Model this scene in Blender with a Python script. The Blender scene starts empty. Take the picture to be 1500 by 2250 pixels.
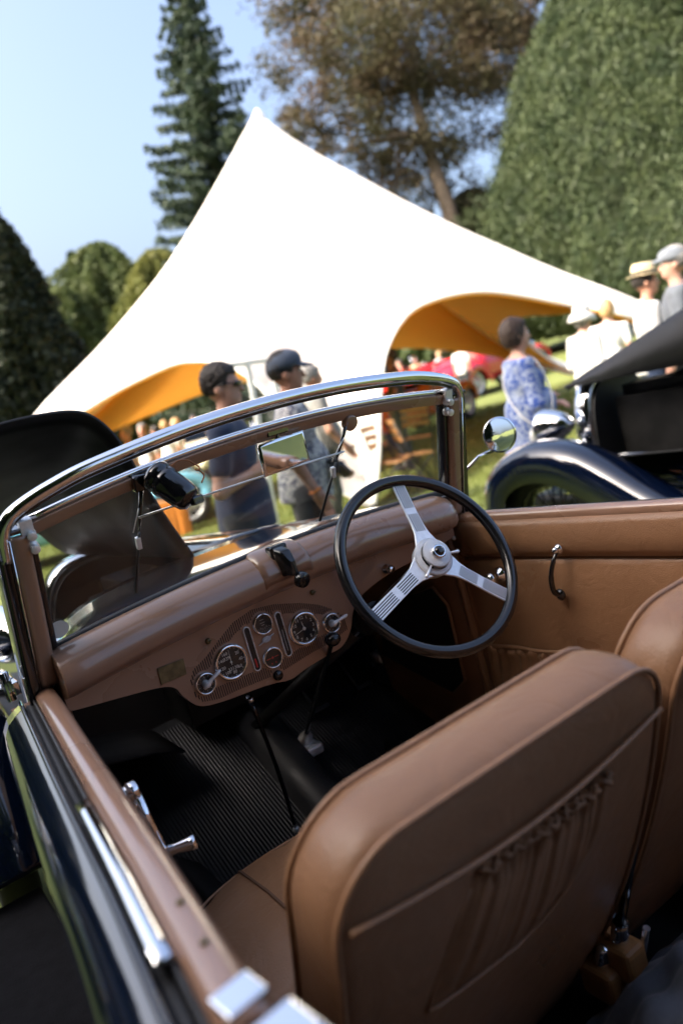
import bpy, bmesh, math, random
import numpy as np
from mathutils import Vector, Matrix
random.seed(7)
RNG = np.random.default_rng(7)
scene = bpy.context.scene
col = scene.collection
# ------------------------------------------------------------------ camera
# Positions below are in the frame of the parked convertible: X to its right, Y forward,
# Z off the lawn it stands on. The lawn is a gentle slope, so everything is turned by TILT at the end.
CAM = np.array([-0.7689, -1.5958, 1.4136]); YAW, PITCH, ROLL, FPX = 0.55, 0.1494, 0.2733, 1750.0
def _basis():
    f = np.array([math.sin(YAW)*math.cos(PITCH), math.cos(YAW)*math.cos(PITCH), -math.sin(PITCH)])
    r = np.array([math.cos(YAW), -math.sin(YAW), 0.0]); u = np.cross(r, f)
    c, s = math.cos(ROLL), math.sin(ROLL)
    return c*r - s*u, s*r + c*u, f
BR, BU, BF = _basis()
SLOPE = math.radians(6.0)
RH = np.array([math.cos(YAW), -math.sin(YAW), 0.0])          # level direction to the right of the view
FH = np.array([math.sin(YAW), math.cos(YAW), 0.0])
UP = np.array([0, 0, math.cos(SLOPE)]) + RH*math.sin(SLOPE)   # true vertical, in the car's frame
TILT = Vector(UP).rotation_difference(Vector((0, 0, 1))).to_matrix().to_4x4()
UPROT = Vector((0, 0, 1)).rotation_difference(Vector(UP)).to_matrix().to_4x4()
cd = bpy.data.cameras.new('camera'); camo = bpy.data.objects.new('camera', cd); col.objects.link(camo)
cm = Matrix(((BR[0], BU[0], -BF[0], CAM[0]), (BR[1], BU[1], -BF[1], CAM[1]), (BR[2], BU[2], -BF[2], CAM[2]), (0, 0, 0, 1)))
camo.matrix_world = TILT @ cm
cd.sensor_fit = 'HORIZONTAL'; cd.sensor_width = 24.0; cd.lens = 24.0*FPX/1500.0
cd.clip_start = 0.02; cd.clip_end = 2000
cd.dof.use_dof = True; cd.dof.focus_distance = 1.62; cd.dof.aperture_fstop = 2.1; cd.dof.aperture_blades = 9
scene.camera = camo
# ------------------------------------------------------------------ sky, sun, exposure
SUN_AZ = math.radians(-78.0); SUN_EL = math.radians(36.0)    # azimuth clockwise from the car's forward axis
sdir = np.array([math.sin(SUN_AZ)*math.cos(SUN_EL), math.cos(SUN_AZ)*math.cos(SUN_EL), math.sin(SUN_EL)])
wd = bpy.data.worlds.new('World'); scene.world = wd; wd.use_nodes = True
wn = wd.node_tree.nodes; wn.clear()
sky = wn.new('ShaderNodeTexSky'); sky.sky_type = 'NISHITA'; sky.sun_disc = False
sky.sun_elevation = SUN_EL; sky.sun_rotation = SUN_AZ; sky.altitude = 50; sky.air_density = 0.85; sky.dust_density = 10.0; sky.ozone_density = 2.3
bg = wn.new('ShaderNodeBackground'); bg.inputs[1].default_value = 0.15
wo = wn.new('ShaderNodeOutputWorld')
wd.node_tree.links.new(sky.outputs[0], bg.inputs[0]); wd.node_tree.links.new(bg.outputs[0], wo.inputs[0])
sl = bpy.data.lights.new('sun', 'SUN'); sl.energy = 2.3; sl.angle = math.radians(0.5); sl.color = (1.0, 0.90, 0.76)
so = bpy.data.objects.new('sun', sl); col.objects.link(so)
so.rotation_euler = Vector(-sdir).to_track_quat('-Z', 'Y').to_euler(); so.location = (-20, 0, 30)
so['kind'] = 'structure'; camo['kind'] = 'structure'
vs = scene.view_settings; vs.view_transform = 'Standard'; vs.look = 'None'; vs.exposure = 2.0; vs.gamma = 1.0; vs.use_curve_mapping = False
scene.render.engine = 'CYCLES'
scene.cycles.max_bounces = 8; scene.cycles.transparent_max_bounces = 12; scene.cycles.use_denoising = True

# ------------------------------------------------------------------ photograph pixel -> direction -> point on a real surface
def ray(u, v): return BF + BR*(u-750.0)/FPX - BU*(v-1125.0)/FPX
def onp(u, v, P, n):
    P = np.asarray(P, float); n = np.asarray(n, float); d = ray(u, v)
    return CAM + d*(((P-CAM) @ n)/(d @ n))
def atX(u, v, x): return onp(u, v, (x, 0, 0), (1, 0, 0))
def atY(u, v, y): return onp(u, v, (0, y, 0), (0, 1, 0))
def atZ(u, v, z): return onp(u, v, (0, 0, z), (0, 0, 1))
def atD(u, v, d): return CAM + ray(u, v)*d
RK = 0.382
def onWS(u, v, off=0.0): return onp(u, v, (0, -off, 1.02), (0, 1, RK))   # the raked windscreen plane, off metres towards the seats

# ------------------------------------------------------------------ materials
MAT = {}
def mat(name, base, rough=0.5, metal=0.0, coat=0.0, noise=0.0, nscale=20.0, bump=0.0, bscale=200.0, trans=0.0, spec=0.5, col2=None, rvar=0.0, coords='Object', sheen=0.0, wrinkle=0.0):
    m = bpy.data.materials.new(name); m.use_nodes = True; nt = m.node_tree; b = nt.nodes['Principled BSDF']
    b.inputs['Base Color'].default_value = (*base, 1); b.inputs['Roughness'].default_value = rough
    b.inputs['Metallic'].default_value = metal; b.inputs['Coat Weight'].default_value = coat; b.inputs['Coat Roughness'].default_value = 0.04
    b.inputs['Specular IOR Level'].default_value = spec; b.inputs['Transmission Weight'].default_value = trans
    if sheen: b.inputs['Sheen Weight'].default_value = sheen
    if noise or bump or col2 or rvar:
        tc = nt.nodes.new('ShaderNodeTexCoord')
        nz = nt.nodes.new('ShaderNodeTexNoise'); nz.inputs['Scale'].default_value = nscale; nz.inputs['Detail'].default_value = 6
        nt.links.new(tc.outputs[coords], nz.inputs['Vector'])
        if noise or col2:
            mx = nt.nodes.new('ShaderNodeMix'); mx.data_type = 'RGBA'
            c2 = col2 if col2 else tuple(min(1, c*(1+noise)) for c in base); c1 = base if col2 else tuple(c*(1-noise) for c in base)
            mx.inputs[6].default_value = (*c1, 1); mx.inputs[7].default_value = (*c2, 1)
            mp = nt.nodes.new('ShaderNodeMapRange'); mp.inputs[1].default_value = 0.35; mp.inputs[2].default_value = 0.65
            nt.links.new(nz.outputs['Fac'], mp.inputs[0]); nt.links.new(mp.outputs[0], mx.inputs[0]); nt.links.new(mx.outputs[2], b.inputs['Base Color'])
        if rvar:
            mr = nt.nodes.new('ShaderNodeMapRange'); mr.inputs[1].default_value = 0.3; mr.inputs[2].default_value = 0.7
            mr.inputs[3].default_value = max(0.02, rough-rvar); mr.inputs[4].default_value = rough+rvar
            nt.links.new(nz.outputs['Fac'], mr.inputs[0]); nt.links.new(mr.outputs[0], b.inputs['Roughness'])
        if bump:
            n2 = nt.nodes.new('ShaderNodeTexNoise'); n2.inputs['Scale'].default_value = bscale; n2.inputs['Detail'].default_value = 5
            nt.links.new(tc.outputs[coords], n2.inputs['Vector'])
            bp = nt.nodes.new('ShaderNodeBump'); bp.inputs['Strength'].default_value = bump; bp.inputs['Distance'].default_value = 0.003
            if wrinkle:
                n3 = nt.nodes.new('ShaderNodeTexNoise'); n3.inputs['Scale'].default_value = 16; n3.inputs['Detail'].default_value = 4; n3.inputs['Distortion'].default_value = 1.5; nt.links.new(tc.outputs[coords], n3.inputs['Vector'])
                b2 = nt.nodes.new('ShaderNodeBump'); b2.inputs['Strength'].default_value = wrinkle; b2.inputs['Distance'].default_value = 0.012; nt.links.new(n3.outputs['Fac'], b2.inputs['Height']); nt.links.new(b2.outputs[0], bp.inputs['Normal'])
            nt.links.new(n2.outputs['Fac'], bp.inputs['Height']); nt.links.new(bp.outputs[0], b.inputs['Normal'])
    MAT[name] = m
    return m
mat('tan_paint', (0.292, 0.165, 0.106), 0.28, coat=0.8, noise=0.02, nscale=3, bump=0.006, bscale=40, rvar=0.04)
mat('leather', (0.258, 0.135, 0.070), 0.34, noise=0.09, nscale=3.5, bump=0.30, bscale=360, rvar=0.10, wrinkle=0.22, spec=0.45)
mat('leather_dark', (0.225, 0.115, 0.056), 0.5, noise=0.12, nscale=8, bump=0.25, bscale=380, rvar=0.06)
mat('piping', (0.275, 0.142, 0.070), 0.45, noise=0.1, nscale=60)
mat('seam', (0.10, 0.05, 0.028), 0.7)
mat('cloth_gather', (0.250, 0.128, 0.062), 0.7, noise=0.10, nscale=40, bump=0.3, bscale=500)
mat('chrome', (0.82, 0.83, 0.85), 0.07, metal=1.0, rvar=0.03, nscale=30)
mat('steel_satin', (0.84, 0.85, 0.87), 0.38, metal=0.45, noise=0.06, nscale=120, rvar=0.06)
mat('steel_engraved', (0.70, 0.71, 0.73), 0.38, metal=1.0, bump=1.0, bscale=700)
mat('black_gloss', (0.006, 0.006, 0.008), 0.12, coat=0.7, rvar=0.04, nscale=20)
mat('bakelite', (0.008, 0.008, 0.009), 0.2, coat=0.3, rvar=0.05, nscale=40)
mat('black_matt', (0.010, 0.010, 0.011), 0.6, noise=0.3, nscale=25)
mat('bonnet_inner', (0.004, 0.004, 0.005), 0.55, noise=0.3, nscale=6, rvar=0.1)
mat('rubber', (0.012, 0.012, 0.013), 0.45, rvar=0.1, nscale=50)
mat('running_rubber', (0.005, 0.005, 0.006), 0.85, noise=0.3, nscale=30, bump=.5, bscale=200, spec=.1)
mat('rubber_mat', (0.006, 0.007, 0.010), 0.5, noise=0.25, nscale=12, rvar=0.08)
mat('navy_paint', (0.002, 0.005, 0.015), 0.10, coat=1.0, rvar=0.03, nscale=6)
mat('blue_paint', (0.0018, 0.005, 0.018), 0.12, coat=1.0, rvar=0.03, nscale=6)
mat('brass', (0.16, 0.125, 0.06), 0.5, metal=0.7, noise=0.25, nscale=60)
mat('copper_wire', (0.28, 0.11, 0.04), 0.4, metal=0.3)
mat('dial_black', (0.008, 0.008, 0.009), 0.35, noise=0.2, nscale=90)
mat('dial_white', (0.78, 0.77, 0.70), 0.5)
mat('dial_grey', (0.30, 0.30, 0.29), 0.5)
mat('dial_red', (0.55, 0.02, 0.02), 0.5)
mat('groove', (0.022, 0.012, 0.008), 0.7)
mat('mirror', (0.86, 0.87, 0.88), 0.015, metal=1.0)
mat('sticker', (0.62, 0.62, 0.60), 0.6)
mat('tyre', (0.014, 0.014, 0.014), 0.75, noise=0.2, nscale=30)
mat('whitewall', (0.42, 0.38, 0.30), 0.7, noise=0.15, nscale=20)
mat('engine', (0.012, 0.012, 0.012), 0.5, metal=0.4, noise=0.4, nscale=10)
mat('carpet', (0.012, 0.012, 0.014), 0.95, noise=0.4, nscale=60, bump=0.6, bscale=500)
mat('floor_dark', (0.016, 0.017, 0.020), 0.55, noise=0.35, nscale=9, rvar=0.12)
mat('grille_cloth', (0.008, 0.008, 0.008), 0.9, bump=0.5, bscale=500)
mat('grey_cloth', (0.10, 0.11, 0.135), 0.85, noise=0.2, nscale=30, bump=0.4, bscale=300, sheen=0.3)
mat('lens', (0.75, 0.75, 0.72), 0.08, spec=0.8, noise=0.15, nscale=60)
mat('bark', (0.16, 0.12, 0.085), 0.9, noise=0.35, nscale=6, bump=1.0, bscale=14)
mat('wood', (0.36, 0.17, 0.06), 0.5, noise=0.25, nscale=12)
mat('orange_cloth', (0.75, 0.24, 0.03), 0.8, noise=0.08, nscale=8)
mat('white_paint', (0.80, 0.80, 0.78), 0.4)
mat('stone', (0.34, 0.33, 0.30), 0.9, noise=0.2, nscale=3)
def glass_mat(name, tint=(1, 1, 1), dust=0.0):
    m = bpy.data.materials.new(name); m.use_nodes = True; nt = m.node_tree; nt.nodes.clear()
    o = nt.nodes.new('ShaderNodeOutputMaterial'); tr = nt.nodes.new('ShaderNodeBsdfTransparent'); tr.inputs[0].default_value = (*tint, 1)
    gl = nt.nodes.new('ShaderNodeBsdfGlossy'); gl.inputs['Roughness'].default_value = 0.01; gl.inputs[0].default_value = (1, 1, 1, 1)
    fr = nt.nodes.new('ShaderNodeFresnel'); ge = nt.nodes.new('ShaderNodeNewGeometry'); io = nt.nodes.new('ShaderNodeMapRange'); io.inputs[3].default_value = 1.45; io.inputs[4].default_value = 1/1.45; nt.links.new(ge.outputs['Backfacing'], io.inputs[0]); nt.links.new(io.outputs[0], fr.inputs[0]); mx = nt.nodes.new('ShaderNodeMixShader')
    nt.links.new(fr.outputs[0], mx.inputs[0]); nt.links.new(tr.outputs[0], mx.inputs[1]); nt.links.new(gl.outputs[0], mx.inputs[2])
    last = mx.outputs[0]
    if dust:
        df = nt.nodes.new('ShaderNodeBsdfDiffuse'); df.inputs[0].default_value = (0.5, 0.5, 0.48, 1)
        tc = nt.nodes.new('ShaderNodeTexCoord'); nz = nt.nodes.new('ShaderNodeTexNoise'); nz.inputs['Scale'].default_value = 5; nz.inputs['Detail'].default_value = 8
        nt.links.new(tc.outputs['Object'], nz.inputs['Vector'])
        v = nt.nodes.new('ShaderNodeTexVoronoi'); v.inputs['Scale'].default_value = 75
        nt.links.new(tc.outputs['Object'], v.inputs['Vector'])
        sp = nt.nodes.new('ShaderNodeMapRange'); sp.inputs[1].default_value = 0.10; sp.inputs[2].default_value = 0.05; sp.inputs[3].default_value = 0; sp.inputs[4].default_value = 0.10
        nt.links.new(v.outputs['Distance'], sp.inputs[0])
        mr = nt.nodes.new('ShaderNodeMapRange'); mr.inputs[1].default_value = 0.4; mr.inputs[2].default_value = 0.75; mr.inputs[3].default_value = dust*0.4; mr.inputs[4].default_value = dust*1.6
        nt.links.new(nz.outputs['Fac'], mr.inputs[0])
        ad = nt.nodes.new('ShaderNodeMath'); ad.operation = 'ADD'; nt.links.new(mr.outputs[0], ad.inputs[0]); nt.links.new(sp.outputs[0], ad.inputs[1])
        m2 = nt.nodes.new('ShaderNodeMixShader'); nt.links.new(ad.outputs[0], m2.inputs[0]); nt.links.new(last, m2.inputs[1]); nt.links.new(df.outputs[0], m2.inputs[2]); last = m2.outputs[0]
    nt.links.new(last, o.inputs[0]); MAT[name] = m
glass_mat('screen_glass', (0.93, 0.95, 0.94), 0.022)
glass_mat('clear_glass', (0.96, 0.97, 0.97))
def cloth_two(name, base, tr, rough=0.8):
    m = bpy.data.materials.new(name); m.use_nodes = True; nt = m.node_tree; nt.nodes.clear()
    o = nt.nodes.new('ShaderNodeOutputMaterial'); d = nt.nodes.new('ShaderNodeBsdfDiffuse'); d.inputs[0].default_value = (*base, 1)
    t = nt.nodes.new('ShaderNodeBsdfTranslucent'); t.inputs[0].default_value = (*base, 1); mx = nt.nodes.new('ShaderNodeMixShader'); mx.inputs[0].default_value = tr
    nt.links.new(d.outputs[0], mx.inputs[1]); nt.links.new(t.outputs[0], mx.inputs[2]); nt.links.new(mx.outputs[0], o.inputs[0]); MAT[name] = m
cloth_two('tent_white', (0.86, 0.85, 0.82), 0.35)
cloth_two('tent_lining', (0.80, 0.40, 0.07), 0.45)
def leaf_mat(name, a, b, scale=0.6, tr=0.25):
    m = bpy.data.materials.new(name); m.use_nodes = True; nt = m.node_tree; nt.nodes.clear()
    o = nt.nodes.new('ShaderNodeOutputMaterial'); d = nt.nodes.new('ShaderNodeBsdfPrincipled'); d.inputs['Roughness'].default_value = 0.6; d.inputs['Specular IOR Level'].default_value = 0.25
    t = nt.nodes.new('ShaderNodeBsdfTranslucent'); mx = nt.nodes.new('ShaderNodeMixShader'); mx.inputs[0].default_value = tr
    tc = nt.nodes.new('ShaderNodeTexCoord'); nz = nt.nodes.new('ShaderNodeTexNoise'); nz.inputs['Scale'].default_value = scale; nz.inputs['Detail'].default_value = 8; nz.inputs['Roughness'].default_value = 0.7
    nt.links.new(tc.outputs['Object'], nz.inputs['Vector'])
    r = nt.nodes.new('ShaderNodeMapRange'); r.inputs[1].default_value = 0.36; r.inputs[2].default_value = 0.64; nt.links.new(nz.outputs['Fac'], r.inputs[0])
    c = nt.nodes.new('ShaderNodeMix'); c.data_type = 'RGBA'; c.inputs[6].default_value = (*a, 1); c.inputs[7].default_value = (*b, 1); nt.links.new(r.outputs[0], c.inputs[0])
    for n, i in ((d, 'Base Color'), (t, 0)): nt.links.new(c.outputs[2], n.inputs[i])
    nt.links.new(d.outputs[0], mx.inputs[1]); nt.links.new(t.outputs[0], mx.inputs[2]); nt.links.new(mx.outputs[0], o.inputs[0]); MAT[name] = m
leaf_mat('spruce', (0.020, 0.036, 0.026), (0.055, 0.080, 0.040), 0.8, 0.12)
leaf_mat('copper_leaf', (0.090, 0.058, 0.034), (0.066, 0.076, 0.034), 0.22, 0.3)
leaf_mat('cypress', (0.020, 0.036, 0.015), (0.066, 0.086, 0.034), 0.9, 0.2)
leaf_mat('yew', (0.012, 0.020, 0.012), (0.030, 0.040, 0.020), 0.7, 0.12)
leaf_mat('broadleaf', (0.055, 0.085, 0.030), (0.105, 0.125, 0.045), 0.5, 0.3)
leaf_mat('broadleaf_yellow', (0.12, 0.14, 0.035), (0.17, 0.17, 0.05), 0.5, 0.3)
leaf_mat('grass_blade', (0.095, 0.125, 0.02), (0.165, 0.19, 0.044), 0.5, 0.3)
def grass_mat():
    m = mat('lawn', (0.092, 0.120, 0.020), 0.9, col2=(0.165, 0.190, 0.044), nscale=0.55, bump=1.0, bscale=45)
    return m
grass_mat()

# ------------------------------------------------------------------ mesh helpers
class MB:
    def __init__(s): s.v = []; s.f = []; s.m = []; s.s = []
    def add(s, v, f, mi=0, sm=True):
        o = len(s.v); s.v.extend([tuple(map(float, p)) for p in v])
        s.f.extend([tuple(i+o for i in q) for q in f]); s.m.extend([mi]*len(f)); s.s.extend([sm]*len(f)); return s
    def loft(s, rings, closed=True, caps=True, mi=0, sm=True, loop=False):
        n = len(rings[0]); v = [p for r in rings for p in r]; f = []
        k = len(rings); lim = k if loop else k-1
        for i in range(lim):
            for j in range(n if closed else n-1):
                a = i*n+j; b = i*n+(j+1) % n; c = ((i+1) % k)*n+(j+1) % n; d = ((i+1) % k)*n+j
                f.append((a, b, c, d))
        s.add(v, f, mi, sm)
        if caps and closed and not loop:
            s.add(rings[0], [tuple(range(n))[::-1]], mi, False); s.add(rings[-1], [tuple(range(n))], mi, False)
        return s
    def tube(s, pts, r, n=10, mi=0, caps=True, loop=False, flat=1.0, up=None):
        P = [np.asarray(p, float) for p in pts]; k = len(P); rr = r if hasattr(r, '__len__') else [r]*k
        rings = []; prev = None
        for i in range(k):
            if loop: t = P[(i+1) % k]-P[i-1]
            else: t = P[min(i+1, k-1)]-P[max(i-1, 0)]
            t = t/(np.linalg.norm(t)+1e-12)
            if prev is None:
                a = np.array(up, float) if up is not None else (np.array([0, 0, 1.]) if abs(t[2]) < 0.9 else np.array([1., 0, 0]))
            else: a = prev
            a = a - t*(a @ t); a /= np.linalg.norm(a)+1e-12; prev = a; b = np.cross(t, a)
            rings.append([P[i]+rr[i]*(math.cos(q)*a+flat*math.sin(q)*b) for q in np.linspace(0, 2*math.pi, n, endpoint=False)])
        return s.loft(rings, True, caps, mi, True, loop)
    def lathe(s, prof, o, ax, n=24, mi=0, up=None, sm=True, mis=None):
        ax = np.asarray(ax, float); ax = ax/np.linalg.norm(ax); o = np.asarray(o, float)
        a = np.array(up, float) if up is not None else (np.array([0, 0, 1.]) if abs(ax[2]) < 0.9 else np.array([1., 0, 0]))
        a = a-ax*(a @ ax); a /= np.linalg.norm(a); b = np.cross(ax, a); rings = []
        for r, h in prof:
            r = max(r, 1e-5); rings.append([o+ax*h+r*(math.cos(q)*a+math.sin(q)*b) for q in np.linspace(0, 2*math.pi, n, endpoint=False)])
        if mis:
            for i in range(len(rings)-1): s.loft(rings[i:i+2], True, False, mis[i], sm)
            return s
        return s.loft(rings, True, False, mi, sm)
    def box(s, c, d, R=None, mi=0, sm=False):
        c = np.asarray(c, float); v = []
        for i in (-1, 1):
            for j in (-1, 1):
                for k in (-1, 1):
                    p = np.array([i*d[0]/2, j*d[1]/2, k*d[2]/2]); p = R @ p if R is not None else p; v.append(c+p)
        return s.add(v, [(0, 1, 3, 2), (4, 6, 7, 5), (0, 4, 5, 1), (2, 3, 7, 6), (0, 2, 6, 4), (1, 5, 7, 3)], mi, sm)
    def ell(s, c, r, n=14, mi=0, R=None):
        c = np.asarray(c, float); rings = []
        for t in np.linspace(-math.pi/2, math.pi/2, n//2+2):
            rg = []
            for q in np.linspace(0, 2*math.pi, n, endpoint=False):
                p = np.array([r[0]*math.cos(t)*math.cos(q), r[1]*math.cos(t)*math.sin(q), r[2]*math.sin(t)]); p = R @ p if R is not None else p; rg.append(c+p)
            rings.append(rg)
        return s.loft(rings, True, False, mi)
    def grid(s, G, mi=0, sm=True):   # G[i][j] points
        n = len(G[0]); v = [p for r in G for p in r]; f = [(i*n+j, i*n+j+1, (i+1)*n+j+1, (i+1)*n+j) for i in range(len(G)-1) for j in range(n-1)]
        return s.add(v, f, mi, sm)
    def prism(s, poly, off, mi=0, sm=False):   # poly: 3d loop, off: vector
        off = np.asarray(off, float); n = len(poly); a = [np.asarray(p, float) for p in poly]; b = [p+off for p in a]
        s.add(a+b, [tuple(range(n))[::-1], tuple(range(n, 2*n))]+[(i, (i+1) % n, n+(i+1) % n, n+i) for i in range(n)], mi, sm); return s
    def build(s, name, mats, parent=None, bevel=0.0, subsurf=0, solid=0.0, recalc=True, seg=2):
        me = bpy.data.meshes.new(name); me.from_pydata(s.v, [], s.f)
        ms = mats if isinstance(mats, (list, tuple)) else [mats]
        for m in ms: me.materials.append(MAT[m])
        me.polygons.foreach_set('material_index', s.m); me.polygons.foreach_set('use_smooth', s.s)
        bm = bmesh.new(); bm.from_mesh(me); bmesh.ops.remove_doubles(bm, verts=bm.verts, dist=2e-6)
        if recalc: bmesh.ops.recalc_face_normals(bm, faces=bm.faces)
        bm.to_mesh(me); bm.free(); me.update()
        o = bpy.data.objects.new(name, me); col.objects.link(o); o.parent = parent
        if solid:
            md = o.modifiers.new('thick', 'SOLIDIFY'); md.thickness = solid; md.offset = 0
        if bevel:
            md = o.modifiers.new('bevel', 'BEVEL'); md.width = bevel; md.segments = seg; md.limit_method = 'ANGLE'; md.angle_limit = math.radians(38)
        if subsurf:
            md = o.modifiers.new('sub', 'SUBSURF'); md.levels = subsurf; md.render_levels = subsurf
        return o
def empty(name, label, cat, loc=(0, 0, 0), rotz=0.0, group=None, upright=False):
    o = bpy.data.objects.new(name, None); col.objects.link(o); o.empty_display_size = 0.2
    M = Matrix.Translation(Vector(loc)) @ (UPROT if upright else Matrix()) @ Matrix.Rotation(rotz, 4, 'Z'); o.matrix_world = M
    tag(o, label, cat, group); return o
def tag(o, label, cat, group=None):
    o['label'] = label; o['category'] = cat
    if group: o['group'] = group
    return o
def copy_tree(o, parent=None):
    c = o.copy(); col.objects.link(c); c.parent = parent
    for ch in list(o.children): copy_tree(ch, c)
    return c
def crv(pts, n):   # Catmull-Rom through points
    P = [np.asarray(p, float) for p in pts]; P = [2*P[0]-P[1]]+P+[2*P[-1]-P[-2]]; out = []
    m = len(P)-3
    for k in range(n):
        t = k/(n-1)*m; i = min(int(t), m-1); t -= i; a, b, c, d = P[i:i+4]
        out.append(0.5*((2*b)+(c-a)*t+(2*a-5*b+4*c-d)*t*t+(-a+3*b-3*c+d)*t**3))
    return out
def rotx(a): c, s = math.cos(a), math.sin(a); return np.array([[1, 0, 0], [0, c, -s], [0, s, c]])
def roty(a): c, s = math.cos(a), math.sin(a); return np.array([[c, 0, s], [0, 1, 0], [-s, 0, c]])
def rotz_(a): c, s = math.cos(a), math.sin(a); return np.array([[c, -s, 0], [s, c, 0], [0, 0, 1]])
def text_mesh(mb, txt, size, o, ex, ey, mi=0, lift=0.0):
    """lettering as flat faces: centre o, baseline direction ex, up ey"""
    cu = bpy.data.curves.new('t', 'FONT'); cu.body = txt; cu.size = size; cu.align_x = 'CENTER'; cu.align_y = 'CENTER'; cu.resolution_u = 3
    ob = bpy.data.objects.new('t', cu); col.objects.link(ob); dg = bpy.context.evaluated_depsgraph_get(); me = bpy.data.meshes.new_from_object(ob.evaluated_get(dg))
    ex = np.asarray(ex, float); ey = np.asarray(ey, float); nn = np.cross(ex, ey)
    mb.add([np.asarray(o, float)+ex*v.co.x+ey*v.co.y+nn*lift for v in me.vertices], [tuple(p.vertices) for p in me.polygons], mi, False)
    bpy.data.objects.remove(ob); bpy.data.curves.remove(cu); bpy.data.meshes.remove(me)
# ================================================================== the convertible the camera looks into
car = empty('convertible_car', 'black vintage convertible with tan leather cabin and open bonnet flap', 'car')
_wy = [(-2.7, .50), (-2.2, .61), (-1.6, .655), (-1.085, .631), (-.83, .604), (-.645, .588), (-.435, .569), (0, .527), (.2, .512), (.42, .50)]
def win(y): return float(np.interp(y, [a for a, b in _wy], [b for a, b in _wy]))
def crown(x): return .032*(1-(x/.52)**2)
def wsy(z): return -RK*(z-1.02)
NW = np.array([0, -1, -RK])/math.hypot(1, RK)          # off the glass towards the seats
def ws(x, z, off=0.0): return np.array([x, wsy(z), z])+NW*off
# ---- dashboard: rolled cowl and panel
mb = MB(); rings = []
P = [(.012, 1.072), (-.02, 1.088), (-.045, 1.087), (-.070, 1.079), (-.090, 1.062), (-.100, 1.040), (-.098, 1.018), (-.085, 1.002), (-.062, .993), (-.034, .990), (.012, .990)]
for x in np.concatenate([[-.517, -.513], np.linspace(-.5, .455, 40), [.475, .49, .50]]):
    k = 1.0
    if x > .455: k = math.sqrt(max(.12, 1-((x-.455)/.047)**2))
    if x < -.512: k = .96
    rings.append([(x, -.02+(y+.02)*k, 1.035+(z-1.035)*k+crown(x)) for y, z in P])
mb.loft(rings); dash = mb.build('dashboard_roll', 'tan_paint', car)
mb = MB()
out = [(152, 1562), (170, 1560), (260, 1535), (350, 1512), (385, 1513), (405, 1533), (440, 1552), (490, 1542), (560, 1516), (600, 1503), (640, 1493), (672, 1470), (720, 1440), (752, 1420), (770, 1385), (778, 1335), (800, 1303), (850, 1264), (905, 1234), (955, 1208)]
low = crv([atY(u, v, -.03) for u, v in out], 90)
low = [np.array([-.516, -.03, .958])]+low+[np.array([.50, -.03, .975])]
top = [np.array([x, -.03, .998+crown(x)]) for x in np.linspace(.50, -.516, 24)]
bm = bmesh.new(); f = bm.faces.new([bm.verts.new(p) for p in low+top]); bm.normal_update()
r = bmesh.ops.extrude_face_region(bm, geom=[f]); bmesh.ops.translate(bm, verts=[g for g in r['geom'] if isinstance(g, bmesh.types.BMVert)], vec=(0, .028, 0))
bmesh.ops.recalc_face_normals(bm, faces=bm.faces)
me = bpy.data.meshes.new('dashboard_panel'); bm.to_mesh(me); bm.free(); me.materials.append(MAT['tan_paint'])
panel = bpy.data.objects.new('dashboard_panel', me); col.objects.link(panel); panel.parent = car
md = panel.modifiers.new('bevel', 'BEVEL'); md.width = .005; md.segments = 3; md.limit_method = 'ANGLE'; md.angle_limit = math.radians(60)
# saddle over the roll beside the winder
mb = MB(); rings = []
for x, o in ((-.082, -.001), (-.076, .005), (-.066, .007), (-.04, .007), (.028, .007), (.036, .005), (.042, -.001)):
    rings.append([(x, y-o*.6 if y < 0 else y, z+o+crown(x)) for y, z in P[:7]]+[(x, -.03, 1.03+crown(x))])
mb.loft(rings); mb.build('roll_saddle', 'tan_paint', car)
# ---- instruments
GY = -.0315
def gpt(u, v): return atY(u, v, GY)
gauges = []
def ring_gauge(name, c, r, parent=car):
    g = MB().lathe([(r*.86, .0005), (r*.88, .006), (r*.96, .008), (r*1.06, .0055), (r*1.10, 0), (r*1.10, -.01)], c, (0, -1, 0), 40).build(name, 'chrome', parent)
    MB().lathe([(0, .0016), (r*.5, .0016), (r*.9, .0016)], c, (0, -1, 0), 40, sm=False).build('dial', 'dial_black', g)
    MB().lathe([(0, .0058), (r*.45, .0055), (r*.88, .0045)], c, (0, -1, 0), 40).build('gauge_glass', 'clear_glass', g)
    gauges.append((c[0], c[2], r*1.1)); return g
EX = np.array([1., 0, 0]); EZ = np.array([0, 0, 1.])
def dialpt(c, ang, r): return np.array([c[0]+r*math.sin(ang), c[1]-.0021, c[2]+r*math.cos(ang)])
def tick(mb, c, ang, r0, r1, w, mi=0, lift=0.0):
    a, b = dialpt(c, ang, r0), dialpt(c, ang, r1); t = np.array([math.cos(ang), 0, -math.sin(ang)])*w/2; l = np.array([0, -lift, 0])
    mb.add([a-t+l, b-t+l, b+t+l, a+t+l], [(0, 1, 2, 3)], mi, False)
def needle(mb, c, ang, r, w, back=.2, mi=0):
    a = dialpt(c, ang, r); b = dialpt(c, ang+math.pi, r*back); t = np.array([math.cos(ang), 0, -math.sin(ang)])*w/2; l = np.array([0, -.0012, 0])
    mb.add([b-t+l, a-t*.3+l, a+t*.3+l, b+t+l], [(0, 1, 2, 3)], mi, False)
    mb.lathe([(w*1.5, 0), (w*1.5, .0016), (0, .002)], np.array(c)+np.array([0, -.0018, 0]), (0, -1, 0), 12, mi)
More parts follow.
